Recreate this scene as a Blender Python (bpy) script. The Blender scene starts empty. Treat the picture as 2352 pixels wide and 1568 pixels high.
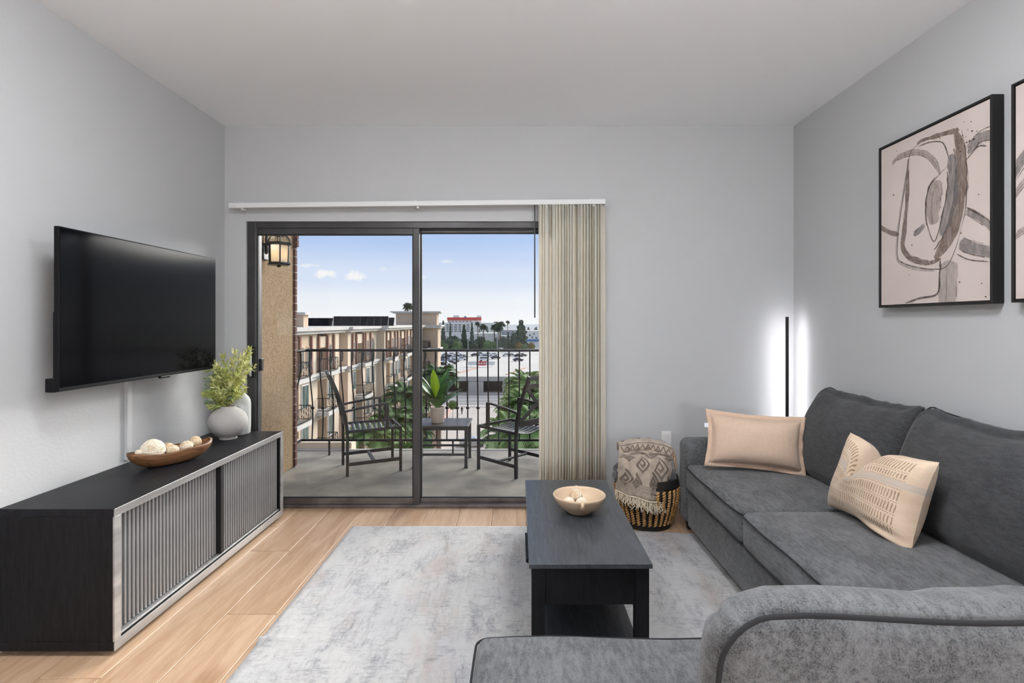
import bpy, bmesh, math, random
from mathutils import Vector, Matrix, noise

S = bpy.context.scene
C = S.collection
PI = math.pi
rnd = random.Random(7)

# ------------------------------------------------------------------ camera
cam_d = bpy.data.cameras.new('camera')
cam_d.sensor_width = 36.0
cam_d.lens = 1250.0 / 2352.0 * 36.0
cam_d.shift_x = -14.0 / 2352.0
cam_d.shift_y = -44.0 / 2352.0
cam_d.clip_start = 0.05
cam_d.clip_end = 6000
cam = bpy.data.objects.new('camera', cam_d)
C.objects.link(cam)
cam.location = (0, 0, 1.34)
cam.rotation_euler = (PI / 2, 0, 0)
S.camera = cam

# ------------------------------------------------------------------ exposure
S.view_settings.view_transform = 'Standard'
S.view_settings.look = 'None'
S.view_settings.gamma = 1.0
S.view_settings.use_curve_mapping = False
S.view_settings.exposure = 0.10

# ------------------------------------------------------------------ sky
W = bpy.data.worlds.new('sky')
S.world = W
W.use_nodes = True
nt = W.node_tree
nt.nodes.clear()
def wn(t, **k):
    n = nt.nodes.new(t)
    for a, b in k.items():
        setattr(n, a, b)
    return n
def wmath(op, a, b=None, clamp=False):
    n = wn('ShaderNodeMath', operation=op, use_clamp=clamp)
    for i, x in enumerate((a, b)):
        if x is None:
            continue
        if isinstance(x, (int, float)):
            n.inputs[i].default_value = x
        else:
            nt.links.new(x, n.inputs[i])
    return n.outputs[0]
tc = wn('ShaderNodeTexCoord')
sep = wn('ShaderNodeSeparateXYZ')
nt.links.new(tc.outputs['Generated'], sep.inputs[0])
ramp = wn('ShaderNodeValToRGB')
nt.links.new(sep.outputs['Z'], ramp.inputs[0])
cr = ramp.color_ramp
cr.interpolation = 'EASE'
stops = [(0.0, (0.95, 0.96, 0.985)), (0.035, (0.89, 0.92, 0.98)), (0.08, (0.70, 0.785, 0.96)), (0.155, (0.45, 0.60, 0.91)),
         (0.40, (0.47, 0.58, 0.82)), (1.0, (0.52, 0.60, 0.79))]
cr.elements[0].position = stops[0][0]; cr.elements[0].color = stops[0][1] + (1,)
cr.elements[1].position = stops[-1][0]; cr.elements[1].color = stops[-1][1] + (1,)
for p, c in stops[1:-1]:
    e = cr.elements.new(p); e.color = c + (1,)
yy = wmath('MAXIMUM', sep.outputs['Y'], 0.02)
qa = wmath('DIVIDE', sep.outputs['X'], yy)
qb = wmath('DIVIDE', sep.outputs['Z'], yy)
cmb = wn('ShaderNodeCombineXYZ')
nt.links.new(qa, cmb.inputs[0]); nt.links.new(qb, cmb.inputs[1])
nz = wn('ShaderNodeTexNoise'); nz.inputs['Scale'].default_value = 70; nz.inputs['Detail'].default_value = 5
nt.links.new(cmb.outputs[0], nz.inputs['Vector'])
nf = wmath('MULTIPLY', wmath('SUBTRACT', nz.outputs['Fac'], 0.5), 3.2)
mask = None
for (a0, b0, sa, sb, g) in ((-.356, .0885, .024, .010, 1.0), (-.300, .0855, .022, .011, 1.0), (-.385, .104, .020, .004, .55), (-.245, .098, .014, .004, .3),
                            (-.13, .112, .013, .004, .45), (-.175, .083, .010, .003, .6), (.32, .19, .05, .018, .9), (-.62, .24, .06, .02, .9), (.75, .16, .05, .016, .8)):
    ea = wmath('POWER', wmath('DIVIDE', wmath('SUBTRACT', qa, a0), sa), 2.0)
    eb = wmath('POWER', wmath('DIVIDE', wmath('SUBTRACT', qb, b0), sb), 2.0)
    m = wmath('SUBTRACT', 1.0, wmath('ADD', ea, eb))
    m = wmath('MULTIPLY', wmath('ADD', m, nf, clamp=True), g)
    inside = wmath('LESS_THAN', wmath('ADD', ea, eb), 3.0)
    m = wmath('MULTIPLY', m, inside)
    mask = m if mask is None else wmath('MAXIMUM', mask, m)
mixc = wn('ShaderNodeMix', data_type='RGBA')
nt.links.new(mask, mixc.inputs['Factor'])
nt.links.new(ramp.outputs['Color'], mixc.inputs['A'])
mixc.inputs['B'].default_value = (0.95, 0.94, 0.95, 1)
bg = wn('ShaderNodeBackground'); bg.inputs['Strength'].default_value = 0.94
nt.links.new(mixc.outputs['Result'], bg.inputs['Color'])
wo = wn('ShaderNodeOutputWorld')
nt.links.new(bg.outputs[0], wo.inputs[0])

# ------------------------------------------------------------------ sun behind bright haze
sl = bpy.data.lights.new('sun', 'SUN')
sl.energy = 6.6
sl.angle = math.radians(38)
sl.color = (1.0, 0.97, 0.93)
sun = bpy.data.objects.new('sun', sl)
C.objects.link(sun)
sun.rotation_euler = Vector((-.52, -.85, -.46)).to_track_quat('-Z', 'Y').to_euler()

# added fill lamps, unseen behind the camera: x, y, z, radius, where
FILL_GLOBE_L = 42.0
FILL_GLOBES = [(.90, -1.45, 1.25, .20, 'nearest the seating'), (1.35, -2.35, 1.25, .20, 'by the painting wall'), (.75, -2.8, 1.30, .22, 'at the rear wall')]
FILL_DOME_L = 35.0  # added ceiling fill above the seating, out of view
FILL_DOMES = [(-.80, 1.50, 'nearer the television wall'), (.60, 1.50, 'nearer the painting wall')]

# ------------------------------------------------------------------ materials
MATS = {}
class NT:
    def __init__(s, name):
        s.m = bpy.data.materials.new(name)
        s.m.use_nodes = True
        s.t = s.m.node_tree
        s.b = s.t.nodes['Principled BSDF']
        s.out = s.t.nodes['Material Output']
        MATS[name] = s.m
    def n(s, t, **k):
        x = s.t.nodes.new(t)
        for a, b in k.items():
            setattr(x, a, b)
        return x
    def l(s, a, b):
        s.t.links.new(a, b)
    def coord(s, scale=(1, 1, 1), kind='Object', rot=(0, 0, 0)):
        c = s.n('ShaderNodeTexCoord'); mp = s.n('ShaderNodeMapping')
        mp.inputs['Scale'].default_value = scale
        mp.inputs['Rotation'].default_value = rot
        s.l(c.outputs[kind], mp.inputs['Vector'])
        return mp.outputs['Vector']
    def noise(s, vec, scale, detail=3, rough=.5, dist=0):
        x = s.n('ShaderNodeTexNoise')
        x.inputs['Scale'].default_value = scale; x.inputs['Detail'].default_value = detail
        x.inputs['Roughness'].default_value = rough; x.inputs['Distortion'].default_value = dist
        s.l(vec, x.inputs['Vector'])
        return x.outputs['Fac']
    def rng(s, fac, lo, hi, a=0, b=1):
        x = s.n('ShaderNodeMapRange'); x.clamp = True
        s.l(fac, x.inputs[0])
        for i, q in enumerate((lo, hi, a, b)):
            x.inputs[i + 1].default_value = q
        return x.outputs[0]
    def mix(s, fac, a, b, mode='MIX'):
        x = s.n('ShaderNodeMix', data_type='RGBA', blend_type=mode)
        for sock, q in ((x.inputs['Factor'], fac), (x.inputs['A'], a), (x.inputs['B'], b)):
            if hasattr(q, 'is_linked') or hasattr(q, 'links'):
                s.l(q, sock)
            elif isinstance(q, (int, float)):
                sock.default_value = q
            else:
                sock.default_value = tuple(q) + (1,) if len(q) == 3 else q
        return x.outputs['Result']
    def math(s, op, a, b=None, clamp=False):
        x = s.n('ShaderNodeMath', operation=op, use_clamp=clamp)
        for i, q in enumerate((a, b)):
            if q is None:
                continue
            if isinstance(q, (int, float)):
                x.inputs[i].default_value = q
            else:
                s.l(q, x.inputs[i])
        return x.outputs[0]
    def bump(s, h, strength=.3, dist=.002):
        x = s.n('ShaderNodeBump')
        x.inputs['Strength'].default_value = strength; x.inputs['Distance'].default_value = dist
        s.l(h, x.inputs['Height'])
        s.l(x.outputs[0], s.b.inputs['Normal'])
    def base(s, c):
        if isinstance(c, (tuple, list)):
            s.b.inputs['Base Color'].default_value = tuple(c) + (1,)
        else:
            s.l(c, s.b.inputs['Base Color'])
    def set(s, rough=None, metal=None, spec=None, sheen=None):
        if rough is not None: s.b.inputs['Roughness'].default_value = rough
        if metal is not None: s.b.inputs['Metallic'].default_value = metal
        if spec is not None: s.b.inputs['Specular IOR Level'].default_value = spec
        if sheen is not None:
            s.b.inputs['Sheen Weight'].default_value = sheen
            s.b.inputs['Sheen Roughness'].default_value = .5

def M(name, col, rough=.6, metal=0, spec=.4, col2=None, scale=8, stretch=(1, 1, 1), lo=.35, hi=.65, bump=0, bscale=60, bdist=.002, sheen=None, detail=4):
    s = NT(name)
    s.set(rough, metal, spec, sheen)
    if col2 is None:
        s.base(col)
    else:
        s.base(s.mix(s.rng(s.noise(s.coord(stretch), scale, detail), lo, hi), col, col2))
    if bump:
        s.bump(s.noise(s.coord(stretch), bscale, 1), bump, bdist)
    return s.m

M('wall', (.503, .506, .512), .75, spec=.25, bump=.22, bscale=75, bdist=.003)
M('ceiling_paint', (.90, .92, .945), .85, spec=.15)
M('trim_white', (.72, .72, .72), .45)
M('black_frame', (.035, .035, .04), .38, spec=.5, col2=(.05, .05, .056), scale=5)
M('bronze_frame', (.05, .048, .05), .35, metal=.35, spec=.5, col2=(.075, .072, .072), scale=4)
M('sill_frame', (.22, .195, .185), .35, metal=.5, col2=(.12, .105, .10), scale=6)
M('rubber', (.012, .012, .013), .6)
M('plastic_white', (.75, .73, .71), .4)
M('plastic_black', (.012, .012, .013), .3)
M('wand_grey', (.06, .06, .065), .35)
M('concrete', (.25, .23, .195), .9, col2=(.15, .138, .118), scale=3.2, lo=.38, hi=.66, bump=.35, bscale=45, detail=8)
M('stucco', (.30, .215, .135), .95, spec=.1, col2=(.22, .155, .095), scale=45, lo=.35, hi=.65, bump=.7, bscale=60, bdist=.006)
M('mortar', (.30, .27, .24), .95)
M('brick', (.15, .082, .068), .9, spec=.15, col2=(.105, .052, .045), scale=9, bump=.4, bscale=60)
M('wrought_iron', (.010, .010, .011), .55, spec=.3)
M('patio_metal', (.014, .013, .013), .5, spec=.35, col2=(.024, .022, .021), scale=14)
M('patio_slat', (.05, .049, .052), .38, spec=.6)
M('patio_back', (.045, .036, .030), .5, col2=(.026, .021, .018), scale=9)
M('table_metal', (.05, .048, .053), .42, spec=.45, col2=(.034, .032, .035), scale=6)
M('pot', (.60, .52, .45), .6, col2=(.54, .46, .39), scale=7)
M('soil', (.05, .035, .025), .95)
M('leaf_dark', (.022, .085, .018), .4, spec=.5, col2=(.05, .15, .035), scale=9)
M('leaf_mid', (.06, .19, .03), .45, col2=(.035, .12, .02), scale=9)
M('leaf_lime', (.36, .55, .02), .5, col2=(.28, .47, .015), scale=9)
M('sprig', (.56, .56, .16), .65, col2=(.42, .48, .15), scale=16)
M('sprig_pale', (.70, .68, .32), .65, col2=(.55, .58, .23), scale=16)
M('sprig_grey', (.20, .28, .16), .65, col2=(.30, .36, .22), scale=16)
M('stem', (.22, .17, .09), .7)
M('vase', (.46, .44, .42), .75, spec=.2, col2=(.41, .39, .37), scale=3, bump=.1, bscale=90)
M('vase_white', (.56, .565, .555), .7, spec=.2)
M('ball_cream', (.80, .72, .58), .8, col2=(.62, .50, .34), scale=26, lo=.5, hi=.62, bump=.7, bscale=70, bdist=.006)
M('ball_tan', (.58, .40, .24), .8, col2=(.76, .62, .44), scale=32, lo=.45, hi=.6, bump=.8, bscale=70, bdist=.006)
M('ball_white', (.80, .70, .58), .85, col2=(.72, .60, .47), scale=20, bump=.3, bscale=60)
M('strand_cream', (.86, .79, .66), .8)
M('strand_tan', (.74, .58, .40), .8)
M('ceramic', (.66, .50, .35), .42, spec=.4, col2=(.62, .46, .31), scale=6)
M('black_paint', (.012, .012, .013), .25, spec=.5)
M('tv_body', (.006, .006, .007), .4, spec=.15)
M('tv_screen', (.004, .004, .005), .10, spec=.06)
M('canvas_frame', (.010, .009, .009), .45)
M('canvas', (.62, .535, .50), .85, spec=.1, col2=(.56, .47, .43), scale=2.6, lo=.35, hi=.75)
M('lamp_black', (.008, .008, .009), .4)
M('fabric_tag', (.75, .76, .80), .8)
M('sofa_leg', (.012, .01, .01), .5)
M('throw_dark', (.075, .075, .085), .95, sheen=.3)
M('fringe', (.74, .64, .50), .95, col2=(.62, .52, .38), scale=30)
M('fringe_tan', (.45, .30, .19), .95)
M('wicker_tan', (.58, .33, .13), .75, col2=(.42, .225, .08), scale=30)
M('wicker_black', (.022, .017, .014), .65)

# floor planks
s = NT('plank'); s.set(.42, 0, .35)
v = s.coord((9, .9, 1))
oi = s.n('ShaderNodeObjectInfo')
ad = s.n('ShaderNodeVectorMath', operation='ADD'); s.l(v, ad.inputs[0])
sc_ = s.n('ShaderNodeVectorMath', operation='SCALE'); sc_.inputs['Scale'].default_value = 37.0
cx = s.n('ShaderNodeCombineXYZ'); s.l(oi.outputs['Random'], cx.inputs[0]); s.l(oi.outputs['Random'], cx.inputs[1])
s.l(cx.outputs[0], sc_.inputs[0]); s.l(sc_.outputs[0], ad.inputs[1])
g1 = s.rng(s.noise(ad.outputs[0], 2.2, 5, .6, .8), .35, .7)
col = s.mix(g1, (.59, .425, .295), (.42, .27, .165))
g2 = s.rng(s.noise(ad.outputs[0], 9, 3, .6), .35, .7)
col = s.mix(s.math('MULTIPLY', g2, .35), col, (.38, .23, .13))
tint = s.mix(oi.outputs['Random'], (1.10, 1.08, 1.07), (.84, .79, .74))
col = s.mix(1.0, col, tint, 'MULTIPLY')
kv = s.n('ShaderNodeVectorMath', operation='ADD')
s.l(s.coord((2.4, 1.15, 1)), kv.inputs[0]); s.l(sc_.outputs[0], kv.inputs[1])
kn = s.n('ShaderNodeTexVoronoi'); kn.inputs['Scale'].default_value = 1.15
s.l(kv.outputs[0], kn.inputs['Vector'])
knot = s.rng(s.math('ADD', kn.outputs['Distance'], s.math('MULTIPLY', s.math('SUBTRACT', g2, .5), .10)), .02, .16, 1, 0)
col = s.mix(s.math('MULTIPLY', knot, .7), col, (.27, .12, .05))
s.base(col); s.bump(g1, .06, .001)

# rug
s = NT('rug'); s.set(.95, 0, .1, .25)
a = s.noise(s.coord((1, .22, 1)), 62, 3, .75)
b = s.noise(s.coord((.22, 1, 1)), 70, 3, .75)
mid = s.noise(s.coord((1, .5, 1)), 8, 4, .75, .5)
big = s.noise(s.coord((1, .6, 1)), 1.6, 2, .6, .4)
thread = s.math('MAXIMUM', s.rng(a, .46, .68), s.rng(b, .46, .68))
k = s.math('MULTIPLY', thread, s.rng(mid, .36, .62, .08, 1))
col = s.mix(s.rng(big, .38, .64), (.545, .533, .513), (.475, .472, .478))
patch = s.rng(mid, .52, .70)
col = s.mix(s.math('MULTIPLY', patch, .6), col, (.30, .30, .325))
pk = s.rng(s.noise(s.coord((1.4, .45, 1)), 2.7, 3, .65), .53, .66)
col = s.mix(s.math('MULTIPLY', pk, .5), col, (.40, .31, .27))
col = s.mix(s.math('MULTIPLY', k, .72), col, (.17, .165, .175))
s.base(col); s.bump(s.noise(s.coord(), 260, 0), .5, .003)

# sofa fabric
def fabric(name, c1, c2, c3, sheen=.35, k=.6):
    s = NT(name); s.set(.92, 0, .15, sheen)
    f = s.rng(s.noise(s.coord(), 330, 3, .75), .38, .62)
    col = s.mix(f, c1, c2)
    st = s.noise(s.coord((1, .3, 1)), 70, 3, .7)
    m = s.rng(s.math('ADD', s.math('MULTIPLY', st, .6), s.math('MULTIPLY', s.noise(s.coord((1, .6, 1)), 9, 3, .7), .4)), .42, .60)
    col = s.mix(s.math('MULTIPLY', m, k), col, c3)
    s.base(col)
    s.bump(s.noise(s.coord(), 300, 0), .35, .002)
    return s.m
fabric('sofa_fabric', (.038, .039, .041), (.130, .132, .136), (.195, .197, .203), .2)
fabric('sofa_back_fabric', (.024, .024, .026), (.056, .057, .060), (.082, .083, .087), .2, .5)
M('piping', (.020, .020, .022), .95)
fabric('pillow_beige', (.60, .435, .325), (.66, .49, .375), (.69, .52, .40), .2)
fabric('pillow_flange', (.60, .43, .32), (.67, .49, .37), (.70, .52, .40), .2)

# striped pillow: bands of short woven dashes by uv
s = NT('pillow_striped'); s.set(.9, 0, .12, .2)
tcn = s.n('ShaderNodeTexCoord'); sx = s.n('ShaderNodeSeparateXYZ'); s.l(tcn.outputs['UV'], sx.inputs[0])
U, Vv = sx.outputs[0], sx.outputs[1]
wob = s.math('MULTIPLY', s.math('SUBTRACT', s.noise(tcn.outputs['UV'], 14, 2), .5), .02)
uu = s.math('ADD', U, wob)
dash = s.math('GREATER_THAN', s.math('SINE', s.math('MULTIPLY', uu, 2 * PI * 40)), .30)
band = None
for lo_, hi_ in ((.10, .17), (.20, .285), (.33, .43), (.47, .57), (.72, .78), (.82, .93)):
    q = s.math('MULTIPLY', s.math('GREATER_THAN', Vv, lo_), s.math('LESS_THAN', Vv, hi_))
    band = q if band is None else s.math('ADD', band, q)
inner = s.math('MULTIPLY', s.math('GREATER_THAN', U, .05), s.math('LESS_THAN', U, .92))
thin = None
for c_ in (.185, .31, .45, .60, .70, .80):
    q = s.math('LESS_THAN', s.math('ABSOLUTE', s.math('SUBTRACT', Vv, c_)), .0045)
    thin = q if thin is None else s.math('ADD', thin, q)
thd = s.math('MULTIPLY', thin, s.math('GREATER_THAN', s.math('SINE', s.math('MULTIPLY', uu, 2 * PI * 60)), -.3))
grey = None
for lo_, hi_ in ((.615, .655), (.66, .69)):
    q = s.math('MULTIPLY', s.math('GREATER_THAN', Vv, lo_), s.math('LESS_THAN', Vv, hi_))
    grey = q if grey is None else s.math('ADD', grey, q)
big = s.noise(tcn.outputs['UV'], 5, 4, .6)
basec = s.mix(s.rng(big, .35, .65), (.71, .56, .42), (.64, .475, .345))
c1 = s.mix(s.math('MULTIPLY', grey, .7), basec, (.50, .44, .39))
amt = s.math('MULTIPLY', s.math('MULTIPLY', band, dash), inner)
c2 = s.mix(s.math('MULTIPLY', amt, s.rng(big, .3, .6, .65, .98)), c1, (.30, .205, .135))
c3 = s.mix(s.math('MULTIPLY', s.math('MULTIPLY', thd, inner), .8), c2, (.22, .15, .11))
s.base(c3); s.bump(s.math('ADD', amt, s.noise(tcn.outputs['UV'], 160, 2)), .5, .003)

# black wood grain
def blackwood(name, c1, c2, stretch, rough=.38, spec=.5):
    s = NT(name); s.set(rough, 0, spec)
    g = s.noise(s.coord(stretch), 7, 6, .65, 1.0)
    s.base(s.mix(s.rng(g, .38, .68), c1, c2)); s.bump(g, .35, .0016)
blackwood('black_wood', (.008, .008, .010), (.018, .018, .021), (9, 1.2, 9), .45, .15)
blackwood('black_wood_vertical', (.006, .006, .007), (.013, .013, .015), (14, 14, 1.2), .55, .2)
blackwood('table_wood_sheen', (.026, .030, .036), (.066, .074, .088), (11, .9, 9), .36, .75)  # bluish window sheen on the black top lifted into its base colour
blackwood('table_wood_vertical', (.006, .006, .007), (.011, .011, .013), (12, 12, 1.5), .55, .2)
M('console_edge_glare', (.50, .495, .49), .32, metal=.55, spec=.6, col2=(.33, .325, .32), scale=5, stretch=(1, .4, 4))  # window glare on the black front put into this pale grey
M('console_slat_glare', (.31, .31, .31), .34, metal=.35, spec=.6, col2=(.24, .24, .242), scale=7, stretch=(3, 3, .6))  # black slats greyed to hold the same window glare
M('console_gap', (.008, .008, .009), .6)
# dough bowl wood
s = NT('bowl_wood'); s.set(.5, 0, .35)
g = s.noise(s.coord((10, 1.2, 10)), 4, 6, .6, 1.4)
s.base(s.mix(s.rng(g, .36, .66), (.27, .13, .06), (.11, .046, .02))); s.bump(g, .2, .001)

# throw (patterned blanket)
M('throw_cloth', (.52, .43, .345), .95, col2=(.36, .29, .235), scale=22, lo=.35, hi=.65, bump=.5, bscale=260, sheen=.3)
M('throw_pattern', (.15, .115, .095), .95, col2=(.21, .165, .135), scale=40)
M('throw_band', (.34, .275, .225), .95, col2=(.42, .35, .29), scale=40)

# blind vanes: cloth that lets some light through
def vane(name, col, k):
    s = NT(name); s.set(.7, 0, .2); s.base(col)
    tr = s.n('ShaderNodeBsdfTranslucent'); tr.inputs['Color'].default_value = tuple(col) + (1,)
    mx = s.n('ShaderNodeMixShader'); mx.inputs[0].default_value = k
    s.l(s.b.outputs[0], mx.inputs[1]); s.l(tr.outputs[0], mx.inputs[2]); s.l(mx.outputs[0], s.out.inputs['Surface'])
vane('vane', (.96, .90, .79), .28)
vane('vane_cream', (.97, .94, .87), .28)

def glass(name, tint, refl):
    s = NT(name)
    t = s.n('ShaderNodeBsdfTransparent'); t.inputs['Color'].default_value = tint + (1,)
    g = s.n('ShaderNodeBsdfGlossy'); g.inputs['Roughness'].default_value = .01
    fr = s.n('ShaderNodeFresnel'); fr.inputs['IOR'].default_value = 1.35
    f = s.math('MULTIPLY', fr.outputs[0], refl)
    mx = s.n('ShaderNodeMixShader'); s.l(f, mx.inputs[0]); s.l(t.outputs[0], mx.inputs[1]); s.l(g.outputs[0], mx.inputs[2])
    s.l(mx.outputs[0], s.out.inputs['Surface'])
glass('pane', (.985, .99, .985), .8)
glass('lantern_clear', (.80, .82, .80), 1.0)

def emit(name, col, st):
    s = NT(name); s.base(col)
    s.b.inputs['Emission Color'].default_value = col + (1,); s.b.inputs['Emission Strength'].default_value = st
emit('dome_fill_glow', (.93, .965, 1.0), FILL_DOME_L)
emit('globe_fill_glow', (.93, .965, 1.0), FILL_GLOBE_L)
emit('strip_glow', (.97, .96, 1.0), 30.0)
emit('bulb_glow', (1.0, .62, .25), 7.0)
s = NT('lantern_glass'); s.base((.72, .72, .66)); s.set(.6)
tr = s.n('ShaderNodeBsdfTranslucent'); tr.inputs['Color'].default_value = (.85, .83, .74, 1)
mx = s.n('ShaderNodeMixShader'); mx.inputs[0].default_value = .6
s.l(s.b.outputs[0], mx.inputs[1]); s.l(tr.outputs[0], mx.inputs[2]); s.l(mx.outputs[0], s.out.inputs['Surface'])
# watercolour paint: thin, lets the canvas through
def wash(name, col, dens):
    s = NT(name); s.base(col); s.set(.85, 0, .1)
    t = s.n('ShaderNodeBsdfTransparent'); mx = s.n('ShaderNodeMixShader')
    f = s.rng(s.noise(s.coord((1, 3.5, 1)), 13, 7, .75, .8), .30, .66, dens * .3, dens)
    s.l(f, mx.inputs[0]); s.l(t.outputs[0], mx.inputs[1]); s.l(s.b.outputs[0], mx.inputs[2]); s.l(mx.outputs[0], s.out.inputs['Surface'])
wash('paint_brown', (.19, .135, .105), .85)
wash('paint_grey', (.20, .185, .185), .75)
wash('paint_line', (.085, .062, .055), .95)
wash('paint_pale', (.34, .27, .235), .6)
wash('paint_wash', (.30, .26, .245), .45)

# outdoors
M('cream_stucco', (.60, .465, .345), .95, spec=.1, col2=(.56, .425, .31), scale=.7)
M('pale_stucco', (.67, .555, .43), .95, spec=.1, col2=(.63, .51, .39), scale=.7)
M('peach_stucco', (.66, .47, .34), .95, spec=.1)
M('cornice', (.58, .545, .51), .9, col2=(.50, .47, .44), scale=.8)
M('far_brick', (.27, .15, .11), .95)
M('far_glass', (.055, .075, .07), .2, spec=.7, col2=(.11, .14, .13), scale=1.2)
M('far_door', (.10, .085, .075), .6)
M('far_white', (.72, .71, .69), .8)
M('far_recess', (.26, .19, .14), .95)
M('solar', (.014, .014, .017), .95, spec=.03)
M('asphalt', (.24, .235, .23), .95, col2=(.20, .197, .195), scale=.12)
M('deck_concrete', (.52, .485, .44), .95, col2=(.46, .43, .39), scale=.05)
M('pavement', (.46, .41, .36), .95, col2=(.40, .355, .315), scale=.25)
M('kerb_red', (.55, .33, .25), .95)
M('lot_dark', (.06, .06, .065), .9)
M('dirt', (.30, .28, .23), .95, col2=(.20, .22, .14), scale=.01)
M('hotel_white', (.90, .87, .83), .9)
M('hotel_red', (.68, .12, .09), .7)
M('hotel_window', (.10, .10, .11), .4)
M('hill', (.42, .42, .44), 1.0, col2=(.34, .36, .36), scale=.004)
M('blue_paint', (.10, .24, .50), .7)
M('sign_red', (.58, .08, .08), .7)
M('steel_pale', (.60, .60, .60), .5)
M('tree_dark', (.075, .10, .065), .9, col2=(.11, .14, .085), scale=.4)
M('tree_green', (.13, .21, .085), .9, col2=(.20, .27, .11), scale=.4)
M('tree_grey', (.12, .145, .11), .9, col2=(.17, .195, .14), scale=.4)
M('tree_autumn', (.30, .20, .09), .9, col2=(.16, .17, .06), scale=.3)
M('frond', (.20, .32, .09), .65, col2=(.31, .41, .15), scale=.7)
M('frond_dark', (.08, .16, .05), .65, col2=(.14, .23, .075), scale=.7)
M('palm_trunk', (.26, .18, .12), .95, col2=(.17, .115, .075), scale=3, stretch=(1, 1, 4))
M('bush', (.11, .20, .045), .8, col2=(.06, .13, .03), scale=1.5)
M('car_white', (.80, .80, .81), .25, spec=.6)
M('car_silver', (.42, .43, .45), .25, metal=.4)
M('car_dark', (.045, .048, .06), .25, spec=.6)
M('car_blue', (.07, .10, .20), .25, spec=.6)
M('car_glass', (.02, .025, .03), .1, spec=.6)
M('tyre', (.015, .015, .016), .8)
M('person_clothes', (.03, .032, .04), .9)
M('person_skin', (.30, .17, .11), .7)

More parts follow.
